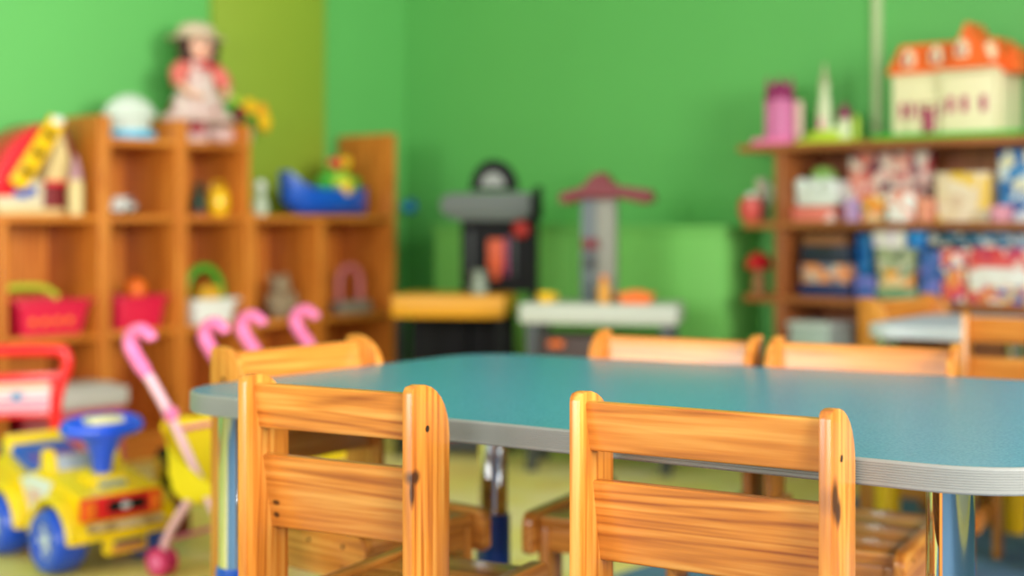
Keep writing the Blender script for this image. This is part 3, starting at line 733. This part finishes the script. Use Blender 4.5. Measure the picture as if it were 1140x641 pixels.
g = G(); g.box(.249, .253, -.04, .045, .052, .066, .001); g.build('number_plate', mat('plate_orange', (226, 150, 80), .4), t)
g = G(); g.box(.249, .253, -.035, .045, .069, .080, .001); g.build('plate_print', DBLUE, t)
# small yellow and black wheel thing behind the truck
t = thing('toy_roller', 'yellow and black round toy on a red block between truck and pushchair', 'toy', (*ray(188, 3.75), 0), R(-60))
rr = .062
# stands on a little box
g = G(); g.box(-.05, .05, -.045, .045, 0, .11, .006); g.build('stand', DRED, t)
g = G(); g.cyl((0, -.025, .11+rr), (0, .025, .11+rr), rr, n=32, b=.008); g.build('tyre', BLACK, t)
g = G(); g.cyl((0, -.032, .11+rr), (0, .032, .11+rr), rr*.6, n=28, b=.003); g.build('rim', YELP, t)

# ------------------------------------------------------------------ toy pushchairs
def stroller(label, loc, rz, clothm, two=True):
    """local: handle side -x ... front +x ; width along y"""
    t = thing('toy_pushchair', label, 'toy pushchair', (loc[0], loc[1], 0), rz); t.scale = (1, 1, .95)
    hw = .128
    for s in (-1, 1):
        y = s*hw
        g = G(); g.tube([(-.02, y, .40), (.14, y, .14), (.19, y, .045)], .010, 10, 3)
        g.tube([(-.02, y, .40), (-.085, y, .485), (-.125, y, .53)], .013, 10, 3); g.build('push_tube', LPINK, t)
        g = G(); g.tube([(-.095, y, .495), (-.135, y, .54), (-.155, y, .575), (-.145, y, .603), (-.118, y, .612), (-.09, y, .598), (-.083, y, .588)], [.015, .018, .019, .019, .018, .016, .013], 14, 4); g.build('curved_handle', PINK, t)
        g = G(); g.tube([(.075, y, .245), (-.02, y, .12), (-.05, y, .045)], .011, 10, 3); g.build('rear_leg', LPINK, t)
        g = G(); g.ball((-.02, y, .405), (.02, .016, .022), 12); g.build('hinge', PINK, t)
        for wx in (.19, -.05):
            for k in (-1, 1):
                g = G(); g.cyl((wx, y+k*.013-.008, .036), (wx, y+k*.013+.008, .036), .036, n=28, b=.006); wh = g.build('wheel', mat('magenta_wheel', (214, 50, 110), .4), t)
                g = G(); g.cyl((wx, y+k*.013-.0095, .036), (wx, y+k*.013+.0095, .036), .018, n=20, b=.001); g.build('hub', PINK, wh)
    for x_, z_ in ((.13, .16), (-.05, .085), (0, .37)): g = G(); g.tube([(x_, -hw, z_), (x_, hw, z_)], .006, 8, 1); g.build('cross_bar', PINK, t)
    # fabric sling: back, sagging seat
    g = G(); sec = [(-.042, .405), (-.038, .34), (-.034, .27), (-.025, .215), (.02, .19), (.08, .195), (.13, .22), (.14, .235)]
    rings = []
    for j in range(9):
        v = -1+2*j/8; yy = v*(hw+.016); sag = (1-v*v)
        rings.append([g.bm.verts.new((x-.0+(.02*sag if z > .2 else 0), yy, z-.012*sag)) for x, z in sec])
    for a_, b_ in zip(rings, rings[1:]):
        for k in range(len(sec)-1): g.bm.faces.new((a_[k], a_[k+1], b_[k+1], b_[k]))
    for s, rg in ((-1, rings[0]), (1, rings[-1])):  # side wings
        vs = rg[1:]; g.bm.faces.new(vs)
    o = g.build('fabric_seat', clothm, t); sd = o.modifiers.new('thick', 'SOLIDIFY'); sd.thickness = .004
    sb = o.modifiers.new('sub', 'SUBSURF'); sb.levels = 1; sb.render_levels = 1
    return t
YC = mat('yellow_cloth', (250, 222, 20), .8, bump=.3, bscale=120)
stroller('pink toy pushchair with yellow cloth seat between the truck and the big table', (-.725, 3.40), R(-31), YC)
stroller('second pink toy pushchair mostly hidden behind the chair at the table end', (-.552, 3.90), R(-26), YC)

# ------------------------------------------------------------------ back wall: low green cabinet
f0 = R0+NR*.07
g0 = R0+(-NR)*(-.0)
cab = CORNER-NR*.26
ta = hit(482, cab, B); tb = hit(806, cab, B); p = cab+B*ta
t = thing('low_cabinet', 'long low light green cabinet against the back wall', 'cabinet', (p.x, p.y, 0), angB)
wd = tb-ta
g = G(); g.box(0, wd, .012, .258, 0, .80, .004); g.build('cabinet_body', LGREEN, t)
g = G(); g.box(-.008, wd+.008, 0, .258, .80, .822, .004); g.build('cabinet_top', LGREEN, t)
g = G(); x1 = hit(640, cab, B)-ta
for a_, b_ in ((.01, x1-.005), (x1+.005, wd-.01)):
    g = G(); g.box(a_, b_, 0, .012, .05, .79, .003); g.build('front_panel', LGREEN, t)
# ------------------------------------------------------------------ toy workbench (black)
Zw = 5.1
def zw(y, Z=Zw): return EYE-(y-HY)/F*Z
def xw(px, c, Z=Zw): return (px-c)/F*Z
t = thing('toy_workbench', 'black and grey toy workbench with arched lamp top and yellow worktop', 'toy workbench', (*ray(540, Zw), 0), R(-8))
X = lambda px: xw(px, 540)
g = G(); g.box(X(447), X(570), -.20, .12, zw(350), zw(326), .008); g.build('worktop', mat('amber_yellow_plastic', (214, 146, 8), .4), t)
g = G(); g.box(X(510), X(596), .06, .12, zw(326), zw(240), .006); g.build('tool_panel', BLACK, t)
for a_ in (514, 592): g = G(); g.box(X(a_)-.012, X(a_)+.012, .045, .13, 0, zw(225), .004); g.build('upright', BLACK, t)
g = G(); g.prism([(X(490), zw(222)), (X(500), zw(215)), (X(592), zw(214)), (X(592), zw(240)), (X(575), zw(246)), (X(512), zw(246)), (X(492), zw(238))], 'y', -.03, .13, .008); g.build('hood', mat('hood_grey', (84, 90, 86), .45), t)
pts = []; n = 12
for i in range(n+1):
    a = R(180-180*i/n); pts.append((X(548)+.088*math.cos(a), zw(212)+.115*math.sin(a)))
g = G(); g.prism(pts, 'y', .02, .10, .006); dome = g.build('arched_top', BLACK, t)
g = G(); g.prism([(X(548)+.045*math.cos(R(180-18*i)), zw(208)+.055*math.sin(R(180-18*i))) for i in range(11)], 'y', .01, .03, .003); g.build('clock_face', GREY, dome)
g = G(); g.box(X(594), X(601), .03, .10, zw(245), zw(207), .004); g.build('side_bracket', BLACK, t)
# hanging tools
g = G(); g.box(X(541), X(559), .035, .06, zw(300), zw(266), .006); g.box(X(545), X(555), .03, .06, zw(312), zw(300), .004); tt_ = thing
g.build('orange_drill', mat('burnt_orange_plastic', (196, 74, 24), .5), t)
g = G(); g.box(X(560), X(564), .04, .06, zw(308), zw(264), .004); g.build('magenta_file', PURPLE, t)
g = G(); g.ball((X(579), .03, zw(255)), (.033, .025, .034)); g.build('red_knob', mat('brick_red_plastic', (170, 36, 28), .5), t)
for a_, b_ in ((520, 256), (568, 262)): g = G(); g.box(X(a_), X(a_+4), .04, .06, zw(308), zw(b_), .004); g.build('grey_tool', DGREY, t)
g = G(); g.lathe([(.03, 0), (.034, .03), (.022, .06), (.028, .085)], (X(537), -.08, zw(326))); g.build('vise', mat('greenish_grey', (130, 140, 124), .5), t)
g = G(); g.box(X(452), X(568), -.17, .10, .03, .06, .005); g.build('lower_shelf', DGREY, t)
g = G(); g.box(X(457), X(563), .085, .10, .06, zw(350), .003); g.build('rear_board', BLACK, t)
for px in (455, 565):
    for yy in (-.17, .09):
        g = G(); g.box(X(px)-.014, X(px)+.014, yy-.014, yy+.014, 0, zw(350), .003); g.build('leg', BLACK, t)
for i, (px, m_, lb) in enumerate(((475, DRED, 'dark red toy crate under the workbench, left one'), (505, REDP, 'bright red toy crate under the workbench, middle one'), (540, mat('brick', (150, 60, 50), .5), 'brick coloured toy crate under the workbench, right one'))):
    M_ = Matrix.Translation(t.location) @ Matrix.Rotation(t.rotation_euler.z, 4, 'Z'); v = M_ @ Vector((X(px), -.05, .061))
    basket(lb, tuple(v), m_, .07, .14, .26, R(-8))
# ------------------------------------------------------------------ white play table + tower
Zp = 4.75
t = thing('play_table', 'long whitish toy play table with orange and yellow parts before the green cabinet', 'play table', (*ray(672, Zp), 0), R(-12))
X = lambda px: xw(px, 672, Zp); Z_ = lambda y: zw(y, Zp)
g = G(); g.box(X(585), X(758), -.14, .14, Z_(358), Z_(336), .01); g.build('tabletop', mat('off_white_plastic', (186, 188, 176), .4), t)
for px in (598, 745):
    for yy in (-.11, .11):
        g = G(); g.box(X(px)-.018, X(px)+.018, yy-.018, yy+.018, 0, Z_(358), .004); g.build('leg', DGREY, t)
g = G(); g.box(X(605), X(740), -.10, .11, .10, .455, .01); g.build('storage_bin', mat('dark_brown_plastic', (62, 40, 34), .5), t)
g = G(); g.ball((X(625), -.12, .43), (.03, .012, .012), 10); g.build('bin_handle', ORANGE, t)
M_ = Matrix.Translation(t.location) @ Matrix.Rotation(t.rotation_euler.z, 4, 'Z')
v = M_ @ Vector((X(710), -.04, Z_(336)))
t2 = thing('toy_tray', 'flat orange toy boat shaped tray on the white play table', 'toy', v, R(-12))
g = G(); g.prism([(-.065, .034), (-.045, .0), (.045, 0), (.065, .034)], 'y', -.04, .04, .006); g.build('tray', ORANGE, t2); g = G(); g.box(-.03, .03, -.012, .012, .034, .042, .003); g.build('handle', ORANGE, t2)
v = M_ @ Vector((X(675), -.06, Z_(336)))
t2 = thing('toy_bottle', 'small amber toy bottle standing at the foot of the grey tower', 'toy', v, 0)
g = G(); g.lathe([(.02, 0), (.022, .05), (.012, .066), (.010, .08)]); g.build('bottle_body', mat('amber_plastic', (220, 150, 40), .4), t2); g = G(); g.lathe([(.013, .08), (.013, .092)]); g.build('cap', ORANGE, t2)
v = M_ @ Vector((X(608), -.04, Z_(336)))
t2 = thing('toy_cup', 'small yellow toy cup at the left end of the white play table', 'toy', v, 0)
g = G(); g.lathe([(.022, 0), (.028, .032), (.024, .032), (.019, .004)]); g.build('cup_body', YELP, t2); g = G(); g.tube([(.024, 0, .026), (.04, 0, .022), (.036, 0, .01), (.022, 0, .008)], .004, 8); g.build('handle', YELP, t2)
v = M_ @ Vector((X(664), .05, Z_(336)))
t = thing('toy_tower', 'grey toy tower with a wide dark red roof on the white play table', 'toy tower', v, R(-12))
X = lambda px: xw(px, 664, Zp+.05); z0 = zw(336, Zp+.05)
zz = lambda y: zw(y, Zp+.05)-z0
g = G(); g.box(X(646), X(662), -.04, .04, 0, zz(222), .004); g.build('column', mat('dark_slate_plastic', (92, 102, 106), .45), t)
g = G(); g.box(X(662), X(684), -.035, .04, 0, zz(222), .004); g.build('column', mat('warm_grey_plastic', (134, 132, 120), .45), t)
ROOF = mat('maroon_plastic', (112, 22, 34), .45)
g = G(); g.prism([(X(622), zz(226)), (X(624), zz(216)), (X(648), zz(209)), (X(660), zz(196)), (X(672), zz(193)), (X(684), zz(207)), (X(724), zz(213)), (X(727), zz(224)), (X(718), zz(228)), (X(690), zz(222)), (X(650), zz(222)), (X(632), zz(228))], 'y', -.07, .07, .006); g.build('roof', ROOF, t)
g = G(); g.box(X(648), X(666), -.055, -.038, zz(278), zz(266), .004); g.build('sign', ROOF, t)
g = G(); g.box(X(650), X(664), -.05, -.038, zz(300), zz(284), .004); g.build('hatch', DGREY, t)
# small blue thing on the wall in the corner
t0 = hit(458, CORNER, B); p = CORNER+B*t0
t = thing('wall_hook', 'small blue wall hook on the green wall beside the shelf end', 'hook', (p.x, p.y, zw(229, 6.2)), angB)
g = G(); g.cyl((0, 0, 0), (0, -.012, 0), .032, n=24, b=.003); g.build('hook_plate', BLUEP, t)
g = G(); g.tube([(0, -.012, 0), (0, -.04, -.012), (0, -.05, .01)], .012, 10); g.build('hook_arm', SKYP, t)

# ------------------------------------------------------------------ right shelf
RW = dict(light=(190, 116, 62), mid=(160, 90, 44), dark=(118, 60, 28), rough=.42, coat=.15)
QX = wood('brown_shelf_along_x', 0, **RW); QZ = wood('brown_shelf_along_z', 2, **RW)
ra = hit(826, R0, B); rb = ra+1.75; p = R0+B*ra
t = thing('wooden_shelf', 'long brown wooden shelf at right holding games with toy houses on top', 'shelf', (p.x, p.y, 0), angB)
px = lambda v: hit(v, R0, B)-ra
RT1, RT2, RT3, RT4 = 1.078, .815, .562, .30
dep = .30
g = G(); g.box(-.01, rb-ra, -.012, dep, RT1, RT1+.025, .004); g.build('top_board', QX, t)
for z in (RT2, RT3, RT4, .05):
    g = G(); g.box(.005, rb-ra, 0, dep-.006, z, z+.025, .003); g.build('shelf_board', QX, t)
x = px(866); g = G()
for (za, zb) in ((.075, RT4), (RT4+.025, RT3), (RT3+.025, RT2), (RT2+.025, RT1)): g.box(x-.016, x+.016, .004, dep-.006, za, zb, .002)
g.build('side_panel', QZ, t)
g = G(); g.box(rb-ra-.03, rb-ra, .0, dep, 0, RT1, .002); g.build('side_panel', QZ, t)
g = G(); g.box(.05, rb-ra-.03, dep-.006, dep, .02, RT1, 0); g.build('back_panel', QZ, t)
g = G(); g.box(.05, .075, dep-.1, dep-.006, 0, .05, .001); g.box(x-.016, x+.016, .01, dep-.01, 0, .05, .001); g.box(rb-ra-.2, rb-ra-.16, .01, dep-.01, 0, .05, .001); g.build('foot', QZ, t)
r1, r2, r3, rt = RT2+.0252, RT3+.0252, RT4+.0252, RT1+.0252

def besideR(px_, w, z, half):
    o = R0+NR*w; t_ = max(hit(px_, o, B), hit(866, R0, B)+.020+half); q_ = o+B*t_; return (q_.x, q_.y, z)
def gamebox(label, pxa, pxb, z, h, d=.2, w=.02, mats=None, sc=16, side=None, name='game_box', rz=0, cat='box'):
    o = R0+NR*w; ta, tb = hit(pxa, o, B), hit(pxb, o, B); wd = tb-ta-.004
    tc_ = max((ta+tb)/2, hit(866, R0, B)+.020+wd/2+.003); q_ = o+B*tc_+NR*(d/2); pos = (q_.x, q_.y, z)
    t = thing(name, label, cat, pos, angB+rz, 'boxed games and puzzles on the right shelf')
    m_ = mats
    g = G(); g.box(-wd/2, wd/2, -d/2, d/2, 0, h*.62, .002); g.build('box_base', m_, t)
    g = G(); g.box(-wd/2-.002, wd/2+.002, -d/2-.002, d/2+.002, h*.45, h, .002); g.build('lid', m_, t)
    return t
ART = {
 'pink': art('pink_red_cover', [(226, 120, 110), (240, 200, 190), (196, 50, 60), (230, 216, 200), (240, 160, 140), (120, 60, 80)], 32),
 'pale': art('pale_cover', [(226, 222, 206), (214, 200, 214), (232, 228, 220)], 36),
 'cream': art('cream_cover', [(232, 206, 170), (236, 214, 186), (222, 190, 160), (236, 190, 60)], 25),
 'bluew': art('blue_white_cover', [(60, 130, 190), (210, 220, 226), (30, 90, 160), (230, 220, 180)], 32),
 'black': art('dark_box_cover', [(22, 28, 44), (26, 36, 60), (30, 40, 60)], 21),
 'tan': art('tan_orange_cover', [(196, 150, 120), (226, 140, 80), (110, 110, 130), (190, 180, 170)], 43),
 'olive': art('olive_cover', [(150, 160, 120), (190, 190, 160), (90, 110, 80), (170, 170, 140)], 36),
 'orange': art('orange_cover', [(236, 160, 50), (236, 200, 150), (226, 120, 60), (120, 150, 120)], 39),
 'multi': art('multicolour_cover', [(226, 90, 70), (240, 200, 120), (60, 90, 170), (236, 226, 214), (220, 60, 90), (240, 150, 60)], 46),
 'red': art('red_cover', [(214, 50, 60), (230, 90, 90), (236, 200, 190), (190, 40, 90)], 36),
 'blue': art('blue_cover', [(20, 130, 200), (10, 110, 190), (40, 150, 210)], 21),
 'indigo': art('indigo_cover', [(50, 90, 160), (70, 100, 180), (110, 110, 190)], 28),
 'teal': art('teal_strip_cover', [(20, 70, 90), (60, 120, 160), (200, 190, 180), (20, 60, 80), (90, 130, 170)], 54),
 'green': art('dull_green_cover', [(110, 150, 110), (130, 160, 120)], 25),
 'white': art('white_red_cover', [(240, 236, 230), (236, 228, 220), (236, 150, 130)], 32),
 'lilac': art('lilac_cover', [(180, 140, 190), (200, 160, 200), (150, 120, 180)], 28)}
# upper row
gamebox('tall pink and red game box standing in the top row of the right shelf', 946, 1034, r1+.0, .23, .05, .16, ART['pink'])
gamebox('small lilac box before the tall pink game box', 940, 957, r1, .075, .08, .03, ART['lilac'])
gamebox('small orange box before the tall pink game box', 958, 984, r1, .085, .08, .03, ART['orange'])
gamebox('small white box before the tall pink game box', 987, 1018, r1, .10, .07, .03, ART['white'])
gamebox('flat salmon box right of the small white box', 1021, 1037, r1, .075, .08, .03, mat('salmon_card', (232, 150, 120), .5))
gamebox('cream puzzle box with a yellow patch in the top row of the right shelf', 1042, 1102, r1, .155, .05, .05, ART['cream'])
gamebox('blue and white box leaning beyond the cream puzzle box at right edge', 1112, 1165, r1, .22, .06, .06, ART['bluew'])
gamebox('pink patterned small box at the foot of the blue and white box', 1103, 1122, r1, .05, .05, .0, mat('rose_card', (226, 150, 170), .5))
# toy teapot set (white with green lid)
t = thing('toy_house', 'white toy cottage with a green domed lid in the top row of the right shelf', 'toy', besideR(899, .12, r1, .085), angB); t.scale = (.84, 1, 1)
g = G(); g.box(-.095, .095, -.07, .07, 0, .05, .008); g.build('base', art('salmon_white_base', [(226, 120, 104), (240, 210, 200)], 12), t)
g = G(); g.box(-.09, .1, -.06, .06, .05, .14, .02); 
for k in range(3): g.ball((-.06+.06*k, -.055, .12), (.03, .02, .03), 12)
g.build('body', mat('whitish_plastic', (214, 222, 212), .5), t)
g = G(); g.lathe([(.055, .13), (.052, .155), (.035, .18), (.008, .188)], (.005, 0, 0)); g.build('lid', mat('leaf_green_plastic', (130, 176, 84), .5), t)
# open end of shelf: small items
t = thing('toy_vase', 'small white toy jug on the open end of the right shelf', 'toy', onR(848, .16, r1), angB)
g = G(); g.lathe([(.022, 0), (.03, .05), (.018, .11), (.022, .15)]); g.build('jug_body', mat('pinkish_white', (226, 206, 190), .5), t); g = G(); g.tube([(.02, 0, .13), (.04, 0, .11), (.026, 0, .06)], .005, 8); g.build('handle', WPLAST, t)
t = thing('toy_bowl', 'red and white toy bowl at the open end of the right shelf', 'toy', onR(836, .06, r1), angB)
g = G(); g.lathe([(.03, 0), (.045, .03), (.04, .075), (.02, .085)]); g.build('bowl_body', mat('coral_red', (206, 80, 70), .45), t); g = G(); g.lathe([(.02, .085), (.012, .1)]); g.build('lid', WPLAST, t)
t = thing('toy_mushroom', 'tan toy figure with a red cap on the second shelf at its open end', 'toy', onR(845, .12, r2), angB)
g = G(); g.lathe([(.026, 0), (.022, .05), (.018, .085)]); g.build('stem', mat('tan_plastic', (176, 120, 70), .5), t)
g = G(); g.lathe([(.045, .085), (.05, .1), (.035, .13), (.008, .145)]); g.build('cap', REDP, t)
# second row
gamebox('brown box on top of the dark stack in the second row', 893, 940, r2+.172, .035, .2, .06, mat('brown_card', (140, 90, 50), .6))
gamebox('black and blue box in the dark stack, upper one', 892, 944, r2+.11, .06, .2, .05, ART['black'])
gamebox('tan and orange printed box in the middle of the dark stack', 892, 944, r2+.045, .063, .2, .05, ART['tan'])
gamebox('dark blue box at the bottom of the dark stack', 890, 946, r2, .043, .21, .045, mat('navy_card', (26, 40, 90), .5))
gamebox('blue box at the bottom left of the colourful pile', 952, 974, r2, .07, .18, .05, ART['indigo'])
gamebox('dull green box at the bottom of the colourful pile', 976, 1022, r2, .04, .2, .04, ART['green'])
gamebox('orange printed box second from the bottom of the colourful pile', 978, 1018, r2+.0405, .055, .2, .04, ART['orange'])
gamebox('olive printed box in the middle of the colourful pile', 976, 1020, r2+.096, .07, .2, .04, ART['olive'])
gamebox('pale pink printed box near the top of the colourful pile', 972, 1008, r2+.167, .055, .2, .04, ART['pale'])
gamebox('bright blue box at the top right of the colourful pile', 1010, 1030, r2+.167, .055, .2, .03, ART['blue'])
gamebox('blue box standing behind the gap beside the dark stack', 954, 970, r2+.071, .14, .06, .12, ART['blue'])
gamebox('indigo box with a magenta foot in the second row', 1024, 1046, r2, .16, .12, .02, ART['indigo'])
gamebox('multicoloured game box standing beside the indigo box', 1048, 1074, r2, .165, .12, .02, ART['multi'])
gamebox('red game box in the lower pile at right edge', 1076, 1160, r2, .055, .22, .02, ART['multi'])
gamebox('white and red game box second in the pile at right edge', 1078, 1155, r2+.0555, .055, .22, .02, ART['white'])
gamebox('red printed game box third in the pile at right edge', 1076, 1160, r2+.111, .06, .22, .02, ART['red'])
gamebox('teal strip box lying across the top of the second row', 1034, 1150, r2+.1715, .045, .2, .03, ART['teal'])
# third row
t = thing('storage_bin', 'pale grey green plastic bin in the third row of the right shelf', 'bin', besideR(910, .12, r3, .08), angB)
g = G(); g.box(-.075, .075, -.09, .09, 0, .155, .01); g.build('bin_body', mat('pale_grey_green_bin', (170, 186, 176), .4), t)
g = G(); g.box(-.08, .08, -.095, .095, .155, .175, .006); g.build('lid', mat('pale_grey_green_lid', (196, 206, 198), .4), t)
gamebox('dull red game box low in the third row', 950, 1010, r3, .09, .2, .03, ART['red'])
# on top: pink castle, pale castle, doll house
t = thing('toy_castle_tower', 'pink toy castle tower with a dark purple top on the right shelf', 'toy castle', onR(868, .13, rt), angB); t.scale = (1, 1, 1.18)
g = G(); g.box(-.075, .065, -.07, .07, 0, .022, .008); g.build('base', PINK, t)
g = G(); g.lathe([(.052, .02), (.05, .12), (.054, .125), (.054, .135), (.045, .14)], (.0, 0, 0)); 
for k in range(6):
    a = k*math.pi/3; g.box(-.004+.05*math.cos(a), .004+.05*math.cos(a), .05*math.sin(a)-.006, .05*math.sin(a)+.006, .02, .125, .002)
g.build('tower_wall', mat('orchid_plastic', (206, 110, 160), .45), t)
g = G(); g.lathe([(.055, .138), (.05, .165), (.03, .185), (.006, .192)])
for k in range(6):
    a = k*math.pi/3; g.lathe([(.008, .15), (.009, .185), (.002, .205)], (.044*math.cos(a), .044*math.sin(a), 0), 8)
g.build('tower_roof', PURPLE, t)
g = G(); g.cyl((.07, .01, .02), (.07, .01, .13), .014, n=14); g.build('turret', mat('blush_plastic', (226, 190, 176), .5), t)
t = thing('toy_castle', 'pale toy castle with slim spire and purple dome on a lime green base', 'toy castle', onR(927, .14, rt), angB); t.scale = (.88, .9, 1)
g = G(); g.box(-.12, .12, -.08, .08, 0, .018, .008); g.ball((-.03, 0, .027), (.08, .07, .026)); g.build('hill_base', LIME, t)
g = G(); g.lathe([(.03, .02), (.026, .12), (.018, .17), (.014, .19), (.019, .195), (.019, .205)], (-.035, 0, 0)); g.build('spire_tower', mat('pale_cream_plastic', (214, 220, 180), .5), t)
g = G(); g.lathe([(.019, .205), (.012, .24), (.006, .262), (.006, .27)], (-.035, 0, 0)); g.ball((-.035, 0, .272), .008, 8); g.build('spire_roof', mat('pale_rose_roof', (170, 170, 130), .5), t)
g = G(); g.lathe([(.026, .018), (.024, .085)], (.05, 0, 0)); g.box(-.02, .05, -.02, .02, .018, .06, .004); g.build('hall', mat('pale_cream_plastic', (214, 220, 180), .5), t)
g = G(); g.lathe([(.03, .085), (.026, .105), (.014, .122), (.003, .14)], (.05, 0, 0)); g.build('dome', PURPLE, t)
g = G(); g.cyl((.1, 0, .018), (.1, 0, .07), .012, n=12); g.lathe([(.015, .07), (.002, .1)], (.1, 0, 0), 12); g.build('small_turret', LIME, t)
g = G(); g.box(-.042, -.028, -.034, -.024, .05, .09, .002); g.build('door', PINK, t)

t = thing('doll_house', 'cream doll house with orange mansard roof and dormers on a green base', 'doll house', onR(1068, .15, rt), angB)
HC = mat('doll_house_cream', (240, 228, 186), .5); HO = mat('doll_house_orange', (244, 104, 34), .45); HM = mat('doll_house_magenta', (180, 40, 100), .45)
g = G(); g.box(-.24, .24, -.14, .14, 0, .018, .004); g.build('green_base', mat('grass_green_plastic', (60, 180, 30), .5), t)
g = G(); g.box(-.19, .17, -.085, .10, .018, .215, .004); g.box(-.01, .16, -.115, -.08, .018, .20, .004); g.box(-.19, .17, -.093, .10, .195, .205, .002); g.box(-.02, .17, -.122, -.08, .205, .215, .002)
g.build('house_wall', HC, t)
def frust(g, x0, x1, y0, y1, z0, z1, ix, iy):
    lo = [(x0, y0), (x1, y0), (x1, y1), (x0, y1)]; hi = [(x0+ix, y0+iy), (x1-ix, y0+iy), (x1-ix, y1-iy), (x0+ix, y1-iy)]
    a_ = [g.bm.verts.new((*p, z0)) for p in lo]; b_ = [g.bm.verts.new((*p, z1)) for p in hi]
    g.bm.faces.new(a_[::-1]); g.bm.faces.new(b_)
    for i in range(4): g.bm.faces.new((a_[i], a_[(i+1) % 4], b_[(i+1) % 4], b_[i]))
g = G(); frust(g, -.205, .185, -.10, .115, .215, .31, .035, .035); frust(g, .02, .155, -.135, -.05, .215, .318, .045, .03)
g.prism([(.03, .30), (.095, .30), (.0625, .365)], 'y', -.10, .05, .003); frust(g, .15, .235, -.08, .09, .20, .28, .035, .03); g.build('mansard_roof', HO, t)
for (dx, dy, dz) in ((-.13, -.10, .235), (-.035, -.105, .24), (.062, -.135, .25), (.135, -.1, .24)):
    g = G(); g.prism([(dx-.018, dz), (dx+.018, dz), (dx+.018, dz+.035), (dx, dz+.058), (dx-.018, dz+.035)], 'y', dy-.004, dy+.06, .003)
    g.build('dormer', HC, t)
for (dx, dy, dz) in ((-.13, -.106, .243), (-.035, -.111, .248), (.062, -.141, .258)): g = G(); g.box(dx-.009, dx+.009, dy, dy+.005, dz, dz+.026, .001); g.build('window', HM, t)
for x_ in (-.155, -.125, -.10, -.03): g = G(); g.box(x_-.008, x_+.008, -.089, -.083, .07, .12, .001); g.build('window', HM, t)
for x_ in (.02, .065, .125): g = G(); g.box(x_-.010, x_+.010, -.119, -.113, .08, .13, .001); g.build('window', HM, t)
g = G(); g.box(-.082, -.042, -.092, -.083, .02, .10, .002); g.build('front_door', HM, t)
g = G(); g.box(-.1, -.025, -.12, -.085, .115, .125, .002); g.cyl((-.095, -.113, .02), (-.095, -.113, .115), .005, n=10); g.cyl((-.03, -.113, .02), (-.03, -.113, .115), .005, n=10); g.build('porch', HC, t)

# ------------------------------------------------------------------ light, world, camera
w = bpy.data.worlds.new('sky'); bpy.context.scene.world = w; w.use_nodes = True
N = w.node_tree.nodes; bg = N['Background']; bg.inputs[0].default_value = (.75, .85, 1, 1); bg.inputs[1].default_value = 1.5
cam = bpy.data.cameras.new('camera'); co = bpy.data.objects.new('camera', cam); C.objects.link(co)
co.location = (0, 0, EYE); co.rotation_euler = (math.pi/2, 0, 0)
cam.sensor_width = 36; cam.lens = F/1140*36; cam.shift_y = -(320.5-HY)/1140; cam.clip_start = .05
cam.dof.use_dof = True; cam.dof.focus_distance = 1.62; cam.dof.aperture_fstop = 1.95; cam.dof.aperture_blades = 0
sc = bpy.context.scene; sc.camera = co
sc.view_settings.view_transform = 'Standard'; sc.view_settings.look = 'None'; sc.view_settings.gamma = 1
sc.view_settings.use_curve_mapping = False; sc.view_settings.exposure = 0.0
